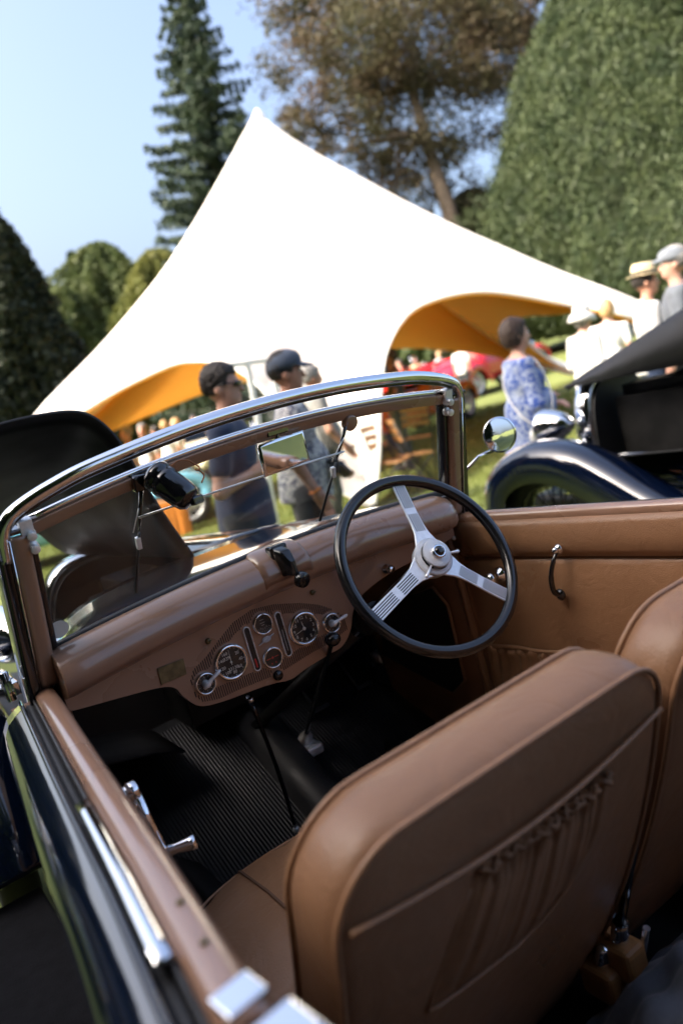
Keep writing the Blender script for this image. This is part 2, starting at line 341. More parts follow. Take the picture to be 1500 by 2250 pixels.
# speedometer
c = gpt(507, 1455); R = .0362; g = ring_gauge('speedometer', c, R)
mb = MB(); d = math.radians
for k in range(0, 161, 10):
    a = d(12+k*2.02); tick(mb, c, a, R*.80, R*.88, .0007 if k % 20 else .0012)
    if k % 20 == 0 and k: text_mesh(mb, str(k), .0095, dialpt(c, a, R*.64), EX, EZ)
text_mesh(mb, '339', .0105, dialpt(c, d(-35), R*.36), EX, EZ); text_mesh(mb, '33138', .0100, dialpt(c, d(176), R*.40), EX, EZ)
mb.build('numerals', 'dial_white', g, recalc=False)
mb = MB(); needle(mb, c, d(2), R*.78, .0016); mb.build('needle', 'dial_white', g, recalc=False)
# clock
c = gpt(667, 1381); R = .0362; g = ring_gauge('dashboard_clock', c, R); mb = MB()
for k in range(1, 13): text_mesh(mb, str(k), .0105, dialpt(c, d(k*30), R*.70), EX, EZ)
for k in range(60): tick(mb, c, d(k*6), R*.84, R*.88, .0005)
mb.build('numerals', 'dial_white', g, recalc=False)
mb = MB(); needle(mb, c, d(351), R*.50, .0026, .12); needle(mb, c, d(258), R*.78, .0020, .12); mb.build('clock_hands', 'dial_white', g, recalc=False)
# small gauges
c = gpt(576, 1371); R = .0225; g = ring_gauge('oil_gauge', c, R); mb = MB()
for k in range(-4, 5): tick(mb, c, d(180+k*14), R*.66, R*.84, .0007)
for z, w in ((.42, .010), (.12, .012), (-.1, .007)): mb.box(c+np.array([0, -.0022, z*R]), (w, .0002, .0012))
for q in (-40, -14, 14, 40): text_mesh(mb, '0', .0065, dialpt(c, d(180+q), R*.5), EX, EZ)
mb.build('numerals', 'dial_grey', g, recalc=False)
c = gpt(598, 1445); g = ring_gauge('fuel_gauge', c, R); mb = MB()
for k in (-1, 1):
    mb.box(c+np.array([k*R*.45, -.0022, 0]), (R*.45, .0002, .0014)); mb.box(c+np.array([k*R*.22, -.0022, -R*.55]), (.0022, .0002, .003))
mb.lathe([(0, .0024), (.0026, .0022)], c, (0, -1, 0), 14); mb.build('numerals', 'dial_red', g, recalc=False)
# rotary switches with chrome levers
for u, v, ang in ((451, 1502, 60), (727, 1369, 78)):
    c = gpt(u, v); R = .0222; g = ring_gauge('rotary_switch', c, R); mb = MB()
    for k in range(10): tick(mb, c, d(k*36), R*.62, R*.8, .0008)
    text_mesh(mb, 'O', .007, dialpt(c, d(0), R*.5), EX, EZ); mb.build('numerals', 'dial_grey', g, recalc=False)
    mb = MB().lathe([(.0085, .002), (.0075, .014), (.005, .018), (0, .019)], c, (0, -1, 0), 18)
    dr = np.array([math.sin(d(ang)), 0, math.cos(d(ang))]); o = np.array([0, -.014, 0])
    mb.tube([c+o-dr*.012, c+o, c+o+dr*.016, c+o+dr*.032+np.array([0, -.004, 0]), c+o+dr*.038+np.array([0, -.004, 0])], [.003, .0062, .0036, .0046, .002], 10)
    mb.build('switch_lever', 'steel_satin', g)
# thermometer style slots
for (u0, v0), (u1, v1), red in (((540, 1386), (566, 1466), True), ((609, 1353), (634, 1434), False)):
    a, b = gpt(u0, v0), gpt(u1, v1); x = (a[0]+b[0])/2; z0, z1 = b[2], a[2]; rr = .0068
    def stad(r, y): return [np.array([x+r*math.cos(q), y, z1+r*math.sin(q)]) for q in np.linspace(0, math.pi, 9)]+[np.array([x+r*math.cos(q), y, z0+r*math.sin(q)]) for q in np.linspace(math.pi, 2*math.pi, 9)]
    mb = MB().loft([stad(rr*1.25, GY+.004), stad(rr*1.25, GY-.002), stad(rr, GY-.0035), stad(rr*.9, GY-.001)], caps=False); sg = mb.build('slot_gauge', 'steel_satin', car)
    MB().add(stad(rr*.95, GY-.0012), [tuple(range(18))], 0, False).build('slot_face', 'dial_black', sg)
    if red: MB().box((x, GY-.0015, z0+.010), (.0035, .0006, .020)).build('slot_index', 'dial_red', sg)
    else: MB().box((x, GY-.0015, z0+.03), (.002, .0006, .05)).build('slot_index', 'dial_grey', sg)
    for t in np.linspace(z0, z1, 9): gauges.append((x, t, rr*1.4))
# emblem, studs, brass plate
c = gpt(585, 1405); mb = MB().ell(c+np.array([0, -.001, 0]), (.0115, .003, .0068), 16, 0); mb.tube([c+np.array([-.021, -.001, -.006]), c+np.array([0, -.003, 0]), c+np.array([.021, -.001, .006])], [.001, .0026, .001], 6); mb.build('dash_emblem', 'steel_engraved', car)
gauges.append((c[0], c[2], .014))
for u, v in ((457, 1409), (686, 1302)):
    MB().lathe([(.0065, 0), (.006, .003), (.004, .005), (0, .0055)], gpt(u, v), (0, -1, 0), 14).tube([gpt(u, v)+np.array([0, -.006, 0]), gpt(u, v)+np.array([.006, -.007, .001])], .0012, 6).build('dash_stud', 'brass', car)
c = gpt(610, 1484); MB().lathe([(.0115, 0), (.011, .006), (.008, .009), (0, .0095)], c, (0, -1, 0), 20).build('push_button', 'bakelite', car); gauges.append((c[0], c[2], .013))
pl = [gpt(345, 1469), gpt(402, 1447), gpt(410, 1481), gpt(354, 1505)]
MB().prism(pl, (0, -.0022, 0)).build('maker_plate', 'brass', car, bevel=.0006)
# the slotted field round the instruments
up_ = [gpt(*p) for p in [(418, 1500), (425, 1472), (455, 1442), (482, 1405), (512, 1368), (552, 1340), (600, 1328), (660, 1325), (700, 1329), (735, 1340), (760, 1360)]]
lo_ = [gpt(*p) for p in [(418, 1506), (428, 1530), (447, 1543), (482, 1536), (520, 1518), (560, 1502), (610, 1482), (642, 1462), (690, 1432), (730, 1410), (760, 1385)]]
mb = MB(); ux, uz = [p[0] for p in up_], [p[2] for p in up_]; lx, lz = [p[0] for p in lo_], [p[2] for p in lo_]
cc = (c[0], 0)
for x in np.arange(min(ux)+.003, max(ux)-.002, .0052):
    z1 = np.interp(x, ux, uz); z0 = np.interp(x, lx, lz); seg = []; z = z0; cur = None
    zs = np.arange(z0, z1, .0012)
    for zz in zs:
        ins = any((x-gx)**2+(zz-gz)**2 < (gr+.0035)**2 for gx, gz, gr in gauges)
        edge = min(zz-z0, z1-zz) < .024 or (-.17 < x < -.0 and False)
        if not ins and edge and cur is None: cur = zz
        if (ins or not edge) and cur is not None:
            if zz-cur > .004: seg.append((cur, zz))
            cur = None
    if cur is not None and z1-cur > .004: seg.append((cur, z1))
    for a, b in seg: mb.box((x, GY+.0009, (a+b)/2), (.0019, .0012, b-a))
g_ = mb.build('grooves', 'groove', panel); g_['kind'] = 'stuff'
# knob on the right of the column
c = gpt(848, 1250); MB().lathe([(.012, 0), (.012, .004), (.006, .006), (.006, .012), (.010, .016), (.010, .022), (0, .024)], c, (0, -1, 0), 18).build('dash_knob', 'chrome', car)
# screen winder in the middle of the roll
c = np.array([-.028, -.098, 1.098])
mb = MB().box(c+np.array([.006, .02, -.005]), (.042, .03, .075))
mb.loft([[c+np.array([x, y, z]) for x, y, z in ((-.012, .01, .03), (.020, .01, .03), (.020, .01, -.038), (-.012, .01, -.038))],
         [c+np.array([x, y, z]) for x, y, z in ((-.008, -.018, .022), (.018, -.018, .022), (.018, -.022, -.032), (-.008, -.022, -.032))],
         [c+np.array([x, y, z]) for x, y, z in ((.0, -.034, -.004), (.016, -.034, -.004), (.016, -.036, -.036), (.0, -.036, -.036))]])
wind = mb.build('screen_winder', 'bakelite', car, bevel=.006, seg=3)
k = c+np.array([.012, -.030, -.044]); ax = np.array([.25, -.93, -.25]); mb = MB(); rings = []
for h, rr in ((0, .012), (.003, .0165), (.017, .0165), (.020, .0145), (.021, 0.0001)):
    a = np.array([1, 0, 0])-ax*.25; a /= np.linalg.norm(a); b = np.cross(ax, a)
    rings.append([k+ax*h+(rr+(.0009 if i % 2 else -.0006)*(rr > .015))*(math.cos(q)*a+math.sin(q)*b) for i, q in enumerate(np.linspace(0, 2*math.pi, 44, endpoint=False))])
mb.loft(rings, caps=False).build('winder_knob', 'bakelite', wind)
# ---- windscreen
def arch(half, ends, mid, n=33, p=2.0): return [(x, ends+(mid-ends)*(1-abs(x/half)**p)) for x in np.linspace(-half, half, n)]
rail = arch(.490, 1.338, 1.378)
gl = [ws(x, z-.006) for x, z in rail]+[ws(x, z) for x, z in arch(.503, 1.082, 1.112)[::-1]]
screen = MB().prism(gl, NW*.004).build('windscreen_glass', 'screen_glass', car)
mb = MB().tube([ws(x, z+.004, .004) for x, z in rail], .0062, 10, 0); fr = mb.build('windscreen_top_rail', 'chrome', car)
rings = [[ws(x, z, o) for o, z in ((-.008, z-.001), (.016, z-.001), (.012, z-.024), (-.006, z-.024))] for x, z in rail]
MB().loft(rings).build('rail_cover', 'tan_paint', fr, bevel=.002)
hp = [(-.545, 1.285), (-.541, 1.325), (-.528, 1.352), (-.50, 1.370), (-.44, 1.389), (-.36, 1.405), (-.18, 1.424), (0, 1.430), (.18, 1.424), (.36, 1.405), (.44, 1.389), (.50, 1.370), (.528, 1.352), (.541, 1.325), (.545, 1.285)]
pts = crv([ws(x, z, .012) for x, z in hp], 80)
head = MB().tube(pts, .0125, 14, flat=1.15).build('header_rail', 'chrome', car)
MB().tube([p+np.array([0, .006, -.0135]) for p in pts[9:-9]], .0055, 8).build('rail_gasket', 'black_gloss', head)
seal = [(x, z) for x, z in arch(.512, 1.084, 1.115)]
sealo = MB().loft([[ws(x, z-.014, .010), ws(x, z+.004, .007), ws(x, z+.010, .003), ws(x, z+.010, -.006), ws(x, z-.014, -.010)] for x, z in seal]).build('screen_seal', 'rubber', car)
MB().tube([ws(x, z-.001, .010) for x, z in seal], .0018, 6).build('seal_bead', 'steel_satin', sealo)
def ubar(pa, pb, wx, wy, n=10, bow=0.0):
    rings = []
    for t in np.linspace(0, 1, n):
        c = np.asarray(pa)*(1-t)+np.asarray(pb)*t + np.array([0, bow*math.sin(math.pi*t), 0])
        rings.append([c+np.array([x*wx/2, y*wy/2, 0]) for x, y in ((-1, -1), (1, -1), (1, 1), (-1, 1))])
    return rings
for s in (-1, 1):
    b = ws(s*.531, 1.020); t = ws(s*.517, 1.318)
    pil = MB().loft(ubar(b+np.array([0, -.006, 0]), t+np.array([0, -.006, 0]), .036, .046)).build('pillar', 'tan_paint', car, bevel=.011, seg=4)
    MB().loft(ubar(b+np.array([s*.030, .02, -.03]), t+np.array([s*.026, .014, .008]), .026, .075)).build('pillar_outer', 'black_gloss', pil, bevel=.006, seg=3)
    MB().tube([b+np.array([s*.019, -.029, 0]), t+np.array([s*.018, -.029, -.004])], .0018, 6).build('pillar_trim', 'chrome', pil)
    MB().loft(ubar(ws(s*.506, 1.09), ws(s*.495, 1.338), .016, .030)).build('side_channel', 'black_gloss', pil, bevel=.003)
    mb = MB()
    for z in (1.322, 1.298):
        mb.lathe([(.011, 0), (.011, .006), (.006, .008), (.006, .012), (.0085, .014), (.0085, .020), (0, .021)], ws(s*.497, z, .014), NW, 14)
    mb.box(ws(s*.500, 1.335, .012), (.022, .020, .028), rotx(.36)); mb.build('clamp_screw', 'steel_satin', pil, bevel=.001)
    MB().box(t+np.array([s*.016, .002, .012]), (.052, .050, .010), rotx(.2)).build('pillar_cap', 'black_gloss', pil, bevel=.003)
# tax-disc shaped sticker
MB().lathe([(0, .0), (.0185, 0)], ws(-.487, 1.124, .0055), NW, 30, sm=False).build('round_sticker', 'sticker', car, recalc=False)
# wiper motor, wipers and linkage
a0 = ws(-.262, 1.366, .035); ax = np.array([.40, -.55, -.72]); ax /= np.linalg.norm(ax)
prof = [(0, -.006), (.023, -.006), (.029, .0), (.031, .004), (.031, .013), (.0295, .015), (.0295, .020), (.031, .022), (.031, .030), (.029, .033), (.0285, .066), (.026, .080), (.020, .088), (0, .091)]
mot = MB().lathe(prof, a0, ax, 32).build('wiper_motor', 'black_gloss', car)
MB().box(a0+ax*.086+np.array([.012, 0, -.004]), (.028, .012, .016), rotz_(.4)).build('motor_boss', 'black_gloss', mot, bevel=.003)
MB().box(ws(-.275, 1.352, .014), (.05, .028, .03), rotx(.36)).build('motor_bracket', 'black_gloss', mot, bevel=.003)
q = a0+ax*.012+np.array([.026, -.006, .014]); wire = crv([q, q+np.array([.018, -.002, .006]), q+np.array([.036, 0, .001]), q+np.array([.046, 0, -.008]), q+np.array([.052, -.004, -.016]), q+np.array([.048, -.008, -.022]), q+np.array([.044, -.004, -.019]), q+np.array([.051, .0, -.022]), q+np.array([.056, -.006, -.034]), q+np.array([.046, -.008, -.046])], 60)
MB().tube(wire, .0016, 6).build('motor_wire', 'copper_wire', mot)
for s, (tx, tz), (bx, bz) in ((-1, (-.285, 1.335), (-.330, 1.139)), (1, (.200, 1.345), (.115, 1.142))):
    mb = MB(); T_, B_ = ws(tx, tz, .016), ws(bx, bz, .007); m = T_*.62+B_*.38
    mb.tube([T_, T_*.75+B_*.25, m], [.0045, .0038, .0022], 8); w = mb.build('wiper', 'black_gloss', car)
    MB().tube([T_*.6+B_*.4+NW*.001, B_], .0030, 6).build('wiper_blade', 'rubber', w)
    MB().tube([ws(tx-.012, tz-.03, .018), m+np.array([-.012, 0, 0])], .0014, 6).build('wiper_spring', 'steel_satin', w)
    mb = MB().box(T_*.5+B_*.5, (.010, .010, .026), rotx(.36)); mb.build('wiper_clip', 'steel_satin', w, bevel=.002)
MB().lathe([(.018, -.002), (.018, .010), (.014, .012), (0, .012)], ws(.210, 1.340, .008), NW, 20).build('wiper_pivot', 'tan_paint', car)
MB().tube([ws(-.300, 1.288, .018), ws(-.06, 1.289, .018), ws(.186, 1.284, .018)], .0022, 8).build('wiper_link_rod', 'steel_satin', car)
# interior mirror
mc = np.array(ws(.024, 1.327, .03)); ex = np.array([.985, .02, .03]); ez = np.array([.0, -.10, .99]); ez /= np.linalg.norm(ez); ny = np.cross(ex, ez)
def rect(w, h, o): return [mc+ex*x*w/2+ez*z*h/2-ny*(-o) for x, z in ((-1, -1), (1, -1), (1, 1), (-1, 1))]
nb = -ny if ny[1] > 0 else ny
def rect(w, h, o): return [mc+ex*x*w/2+ez*z*h/2+nb*o for x, z in ((-1, -1), (1, -1), (1, 1), (-1, 1))]
mb = MB().loft([rect(.112, .064, -.006), rect(.116, .068, 0), rect(.114, .066, .004), rect(.104, .056, .0055)], caps=False); mb.add(rect(.112, .064, -.006), [(0, 1, 2, 3)], 0, False)
mir = mb.build('rear_view_mirror', 'chrome', car)
MB().add(rect(.104, .056, .0052), [(0, 1, 2, 3)], 0, False).build('mirror_surface', 'mirror', mir, recalc=False)
mb = MB().box(mc+ez*.046-nb*.012, (.05, .02, .014)); mb.tube([mc-nb*.006, mc+ez*.03-nb*.012, mc+ez*.046-nb*.012], .006, 8); mb.build('mirror_bracket', 'black_gloss', mir, bevel=.002)
# ---- steering wheel
PH = .506; SC = np.array([.227, -.259, 1.009]); E2 = np.array([0, math.sin(PH), math.cos(PH)]); SN = np.array([0, -math.cos(PH), math.sin(PH)])
def wp(r, a, o=0.0): return SC+EX*r*math.sin(a)+E2*r*math.cos(a)+SN*o
wheel = MB().tube([wp(.2015, a) for a in np.linspace(0, 2*math.pi, 96, endpoint=False)], .0135, 14, loop=True).build('steering_wheel', 'bakelite', car)
wheel.modifiers.new('n', 'WEIGHTED_NORMAL') if False else None
for u, v in ((875, 1070), (1112, 1308), (832, 1348)):
    q = onp(u, v, SC, SN)-SC; a = math.atan2(q @ EX, q @ E2); mb = MB()
    dr = EX*math.sin(a)+E2*math.cos(a); tt = np.cross(SN, dr)
    st = [(.030, .030), (.045, .0245), (.060, .0185), (.085, .0150), (.13, .0152), (.197, .0160)]
    fine = [(r, float(np.interp(r, [x for x, y in st], [y for x, y in st]))) for r in np.linspace(.03, .197, 18)]
    ofs = lambda r: .022*(1-((r-.03)/.167))**1.3
    mb.loft([[SC+dr*r+tt*h*w+SN*(ofs(r)+z) for h, z in ((-1, -.0015), (-.93, .0018), (.93, .0018), (1, -.0015))] for r, w in fine], mi=0, sm=False)
    for r0, r1 in ((.066, .112), (.128, .190)):
        for i in range(5):
            o = (i-2)*.0050; r0_ = r0; pts = [(r, o) for r in np.linspace(r0_, r1, 6)]
            g1 = [SC+dr*r+tt*(x-.0011)+SN*(ofs(r)+.0022) for r, x in pts]; g2 = [SC+dr*r+tt*(x+.0011)+SN*(ofs(r)+.0022) for r, x in pts]
            mb.grid([g1, g2], 1, False)
    mb.build('spoke', ['steel_satin', 'groove'], wheel, recalc=False)
hub = MB().lathe([(.020, -.03), (.040, .002), (.0435, .020), (.0435, .027), (.040, .030), (.033, .0300), (.033, .0325)], SC, SN, 40).build('wheel_hub', 'steel_engraved', wheel)
o2 = EX*.004+E2*.002
MB().lathe([(.0325, .031), (.0325, .037), (.030, .039), (.015, .0395)], SC+o2, SN, 36).build('hub_disc', 'steel_engraved', wheel)
MB().lathe([(.0155, .039), (.0155, .048), (.013, .050), (.011, .049)], SC+o2, SN, 28).build('button_ring', 'chrome', wheel)
MB().lathe([(.0112, .048), (.010, .052), (.006, .0545), (0, .055)], SC+o2, SN, 24).build('horn_button', 'bakelite', wheel)
for u, v in ((985, 1215), (937, 1268)):
    q = onp(u, v, SC+SN*.033, SN); b = SC+SN*.033; e = (q-b)/np.linalg.norm(q-b)
    MB().tube([b+e*.026, b+e*.046, b+e*.058, b+e*.061], [.0022, .0026, .0042, .002], 8).build('control_lever', 'steel_satin', wheel)
ce = np.array([.168, -.02, .862]); ca = ce-(SC-SN*.02); 
colm = MB().tube([SC-SN*.012, SC-SN*.02+ca*.5, ce+ca*.1], [.019, .0185, .0185], 16).build('steering_column', 'black_gloss', car)
MB().tube([SC-SN*.02+ca*.74, SC-SN*.02+ca*.80, SC-SN*.02+ca*.98], [.026, .029, .029], 20).build('column_clamp', 'black_matt', colm)
MB().tube([ce+ca*.1, ce+ca*2.6], .017, 10).build('column_shaft', 'black_matt', colm)
# ---- floor, toe board, tunnel, kick panels
FZ = .30
MB().box((0, -.95, FZ-.02), (1.16, 2.5, .04)).build('floor_pan', 'floor_dark', car)
mb = MB(); G = []
for i, x in enumerate(np.arange(-.50, .46, .0024)):
    z = .003*(0.5+0.5*math.cos(i*math.pi/2)); G.append([(x, -.42, FZ+.006+z), (x, .10, FZ+.006+z), (x, .14, FZ+.022+z), (x, .66, FZ+.022+.52*.517+z)])
mb.grid(G); matf = mb.build('ribbed_floor_mat', 'rubber_mat', car)
mb = MB().add([(-.53, .12, FZ), (.53, .12, FZ), (.50, .70, FZ+.30), (-.50, .70, FZ+.30), (.48, .72, .95), (-.48, .72, .95)], [(0, 1, 2, 3), (3, 2, 4, 5)], 0, False); mb.build('toe_board', 'floor_dark', car, solid=.01)
mb = MB(); rings = [[(x*w, y, FZ+h*z) for x, z in ((-1, 0), (-.85, .6), (-.5, .95), (0, 1.02), (.5, .95), (.85, .6), (1, 0))] for y, w, h in ((-.85, .06, .07), (-.2, .06, .08), (.15, .07, .10), (.45, .09, .25), (.71, .11, .36))]
rings = [[(x+.055, y, z) for x, y, z in r] for r in rings]
mb.loft(rings).build('transmission_tunnel', 'floor_dark', car)
for x in (.20, .36): MB().box((x+.03, .47, .50), (.055, .012, .075), rotx(.9)).tube([(x+.03, .48, .5), (x+.03, .60, .62)], .006, 6).build('pedal', 'black_matt', car)
# gear lever
kb = np.array([.045, -.085, .885]); gb = np.array([.118, .365, .50]); gm = gb*.45+kb*.55+np.array([.0, .02, -.02])
gear = MB().tube(crv([gb, gm, kb], 14), [.0065]*10+[.006]*4, 10).build('gear_lever', 'black_gloss', car)
MB().ell(kb, (.019, .019, .016), 20).build('gear_knob', 'bakelite', gear)
gd = (kb-gb)/np.linalg.norm(kb-gb)
MB().lathe([(.022, -.03), (.020, .0), (.012, .01), (.0105, .035), (.0075, .04)], gb, gd, 18).build('lever_socket', 'steel_satin', gear)
MB().box(gb+np.array([0, .0, -.035]), (.06, .07, .03)).build('lever_gate', 'steel_satin', gear, bevel=.008)
ht = atY(553, 1546, .10); hb = atZ(650, 1822, .40); hbm = (ht+hb)/2+np.array([.006, .0, -.006])
brk = MB().tube(crv([hb, hbm, ht], 12), .0055, 8).build('hand_brake', 'black_gloss', car)
MB().tube([ht, ht+(ht-hbm)*.10], [.010, .008], 12).build('brake_grip', 'chrome', brk)
MB().lathe([(.008, -.003), (.008, .006), (0, .008)], hb, (-.4, -.8, .3), 12).build('brake_stud', 'steel_satin', brk)
# ---- doors and body sides
ys = np.linspace(0.0, -1.10, 24); yr = np.linspace(-1.108, -2.6, 22)
def section(y, s, pts): return [(s*(win(y)+o), y, z) for o, z in pts]
SKIN = [(.053, 1.002), (.058, 1.008), (.064, 1.006), (.077, 1.000), (.092, .990), (.104, .971), (.111, .93), (.113, .86), (.106, .72), (.094, .55), (.068, .38), (.048, .33), (.030, .33), (.036, .55), (.050, .95)]
def side(s):
    nm = 'door'
    d_ = MB().loft([section(y, s, SKIN) for y in ys]).build(nm, 'navy_paint', car)
    d_['label'] = 'glossy dark blue door with tan capping'
    cap = [(-.004, 1.000), (-.005, 1.012), (.000, 1.020), (.010, 1.024), (.024, 1.022), (.033, 1.016), (.034, .985), (.0, .985)]
    MB().loft([section(y, s, cap) for y in ys[0:]]).build('door_cap', 'tan_paint', d_)
    MB().loft([section(y, s, [(.034, 1.008), (.037, 1.012), (.040, 1.008), (.040, .97), (.034, .97)]) for y in ys]).build('window_channel', 'rubber', d_)
    MB().loft([section(y, s, [(.0402, .992), (.0402, 1.000), (.0525, 1.000), (.0525, .992)]) for y in ys]).build('slot_base', 'black_matt', d_)
    if s < 0:
        MB().loft([section(y, s, [(.0352, 1.014), (.037, 1.0185), (.0525, 1.0175), (.0545, 1.013)]) for y in np.linspace(-.60, -.98, 14)]).build('channel_strip', 'chrome', d_)
    MB().tube([np.array([s*(win(y)+.060), y, 1.0095]) for y in ys], .0042, 8).build('waist_bead', 'black_gloss', d_)
    MB().box((s*(win(0)+.012), -.002, 1.020), (.020, .022, .012)).build('cap_end_plate', 'chrome', d_, bevel=.003)
    # inner card: roll, seam, recessed panel
    roll = [(-.004, 1.002), (-.010, .985), (-.016, .955), (-.014, .925), (-.004, .908), (.012, .905), (.02, .95), (.02, .995)]
    MB().loft([section(y, s, roll) for y in ys]).build('door_roll', 'leather', d_)
    G = []
    for y in ys: G.append([(s*(win(y)+o), y, z) for o, z in ((.012, .908), (.004, .900), (-.004, .885), (-.005, .80), (-.004, .70), (.004, .50), (.012, .34))])
    MB().grid(G).build('door_card', 'leather', d_)
    MB().tube([np.array([s*(win(y)+.004), y, .9065]) for y in ys], .0035, 6).build('card_seam', 'seam', d_)
    # gathered map pocket
    G = []; yy = np.linspace(-.03, -.62, 120)
    for i, y in enumerate(yy):
        rr = .006*math.sin(i*.95)+.003*math.sin(i*2.3+1); row = []
        for k, (o, z) in enumerate(((-.012, .662), (-.020, .655), (-.014, .643), (-.022, .60), (-.026, .52), (-.018, .42), (-.004, .36))):
            row.append((s*(win(y)+o-rr*(1.0 if k < 4 else .6)), y, z+.004*math.sin(i*.7)*(k < 3)))
        G.append(row)
    MB().grid(G).build('map_pocket', 'cloth_gather', d_)
    MB().tube([np.array([s*(win(y)-.012), y, .664+.002*math.sin(y*40)]) for y in yy[::4]], .006, 8).build('pocket_hem', 'leather_dark', d_)
    return d_
dl, drr = side(-1), side(1)
# fixed rear quarters and tail
for s in (-1, 1):
    b_ = MB().loft([section(y, s, SKIN) for y in yr]).build('rear_quarter', 'navy_paint', car)
    cap = [(-.010, 1.000), (-.010, 1.016), (.000, 1.024), (.040, 1.022), (.052, 1.012), (.050, .98), (-.005, .98)]
    MB().loft([section(y, s, cap) for y in yr]).build('quarter_cap', 'tan_paint', b_)
    MB().grid([[(s*(win(y)-.004), y, z) for z in (.99, .8, .6, .34)] for y in yr]).build('quarter_trim', 'leather', b_)
mb = MB(); mb.add([(-.56, -2.6, 1.0), (.56, -2.6, 1.0), (.5, -2.75, .9), (-.5, -2.75, .9), (.5, -2.75, .35), (-.5, -2.75, .35)], [(0, 1, 2, 3), (3, 2, 4, 5)], 0, False); mb.build('tail_panel', 'navy_paint', car, solid=.02)
rings = [[(x, -2.1+yo, z) for x in np.linspace(-.6, .6, 9)] for yo, z in ((.0, .38), (-.05, .62), (-.12, .9), (-.3, .96), (-.45, .93))]
MB().grid(rings).build('rear_bulkhead', 'leather_dark', car, solid=.03)
mb = MB()
for k in range(5): mb.tube([np.array([x, -2.42-.05*k, 1.03+.045*math.sin(k*1.3)+.03*math.cos(x*5)]) for x in np.linspace(-.6, .6, 14)], .055, 8)
mb.build('folded_hood', 'black_matt', car)
# ---- fittings on the doors
# near door: winder crank
cb = np.array([-(win(-.37)-.012), -.375, .905]); cr = MB().lathe([(.026, -.004), (.026, .004), (.020, .008), (.013, .012), (.013, .020), (.016, .022), (.016, .034), (.012, .037), (0, .038)], cb, (1, 0, 0), 22).build('window_crank', 'chrome', car)
e0 = cb+np.array([.028, 0, 0]); e1 = e0+np.array([.012, -.022, -.105])
MB().tube([e0, (e0+e1)/2, e1], [.0115, .0085, .0065], 10).build('crank_arm', 'chrome', cr)
MB().lathe([(.0065, -.006), (.0075, .004), (.0090, .008), (.0085, .022), (.0108, .042), (.0112, .050), (.008, .052), (0, .052)], e1, (.86, -.50, .06), 18).build('crank_knob', 'chrome', cr)
# far door: pull handle, latch, studs
xh = win(-.27)-.012
a, b = atX(1227, 1206, xh), atX(1232, 1306, xh)
hd = MB().tube(crv([a+np.array([-.004, 0, 0]), a+np.array([-.022, .002, -.02]), (a+b)/2+np.array([-.030, 0, 0]), b+np.array([-.020, 0, .016]), b+np.array([-.004, 0, 0])], 24), [.004]*6+[.0055]*6+[.0065]*6+[.007]*6, 10).build('door_pull', 'black_gloss', drr)
MB().lathe([(.012, 0), (.012, .004), (.006, .010), (0, .011)], a, (-1, 0, 0), 16).ell(a+np.array([-.012, 0, .0]), (.008, .008, .008), 12).build('pull_mount', 'chrome', hd)
MB().lathe([(.014, 0), (.014, .005), (.006, .011), (0, .012)], b, (-1, 0, 0), 16).build('pull_mount', 'black_gloss', hd)
c = atX(1100, 1262, win(-.1)-.010)
MB().lathe([(.020, 0), (.020, .006), (.010, .012), (.009, .022), (.016, .030), (.017, .040), (.010, .048), (0, .049)], c, (-1, 0, 0), 22).build('latch_knob', 'chrome', drr)
for u, v in ((997, 1182), (1006, 1352), (999, 1555), (1040, 1543)):
    MB().lathe([(.006, 0), (.005, .003), (0, .004)], atX(u, v, .513), (-1, 0, 0), 12).build('press_stud', 'steel_satin', drr)
# kick panels with a black grille
for s in (-1, 1):
    kp = MB().grid([[(s*x, y, z) for z in (.995, .8, .6, .4, .305)] for y, x in ((-.002, .515), (.2, .505), (.45, .485), (.71, .46))]).build('kick_panel', 'leather_dark', car, solid=.006)
    MB().tube([np.array([s*.512, .012, z]) for z in np.linspace(.98, .33, 8)], .009, 8).build('door_jamb_welt', 'leather', kp)
    poly = [(y, z) for y, z in ((.36, .76), (.40, .60), (.13, .515), (.07, .56), (.06, .78), (.10, .83))]
    MB().prism([np.array([s*(.498-.055*(y/.7)), y, z]) for y, z in poly], (-s*.010, 0, 0)).build('kick_grille', 'grille_cloth', kp, bevel=.01)
    MB().tube([np.array([s*(.494-.055*(y/.7)), y, z]) for y, z in poly], .004, 6, loop=True).build('grille_welt', 'leather', kp)
for s in (-1, 1): MB().box((s*.562, .006, .665), (.085, .022, .67)).build('door_jamb', 'leather_dark', car)
# B-post plates and striker
MB().box((-(win(-1.07)+.012), -1.078, 1.0255), (.034, .030, .006), rotz_(.10)).build('striker_plate', 'chrome', car, bevel=.002)
MB().box((-(win(-1.13)+.010), -1.150, 1.0285), (.056, .062, .008), rotz_(.10)).build('latch_plate', 'chrome', car, bevel=.003)
for y in (-.93, -1.0): MB().lathe([(.004, 0), (.0035, .0016), (0, .002)], (-(win(y)+.012), y, 1.0245), (0, 0, 1), 12).build('cap_screw', 'brass', dl)
# body hinge by the left pillar
for z in (1.035, .93): MB().tube([np.array([-.592, .055, z-.03]), np.array([-.592, .055, z+.03])], .009, 10).box((-.585, .075, z), (.012, .05, .03)).box((-.583, .03, z), (.012, .04, .026)).build('door_hinge', 'chrome', car, bevel=.002)
# arrow trims low on the door
for y in (-.62, -.70, -.78):
    x = -(win(y)+.1105); MB().tube([np.array([x+.003, y, .70]), np.array([x, y-.004, .80]), np.array([x, y, .825])], [.0012, .0016, .0005], 6).build('door_trim', 'steel_satin', dl)
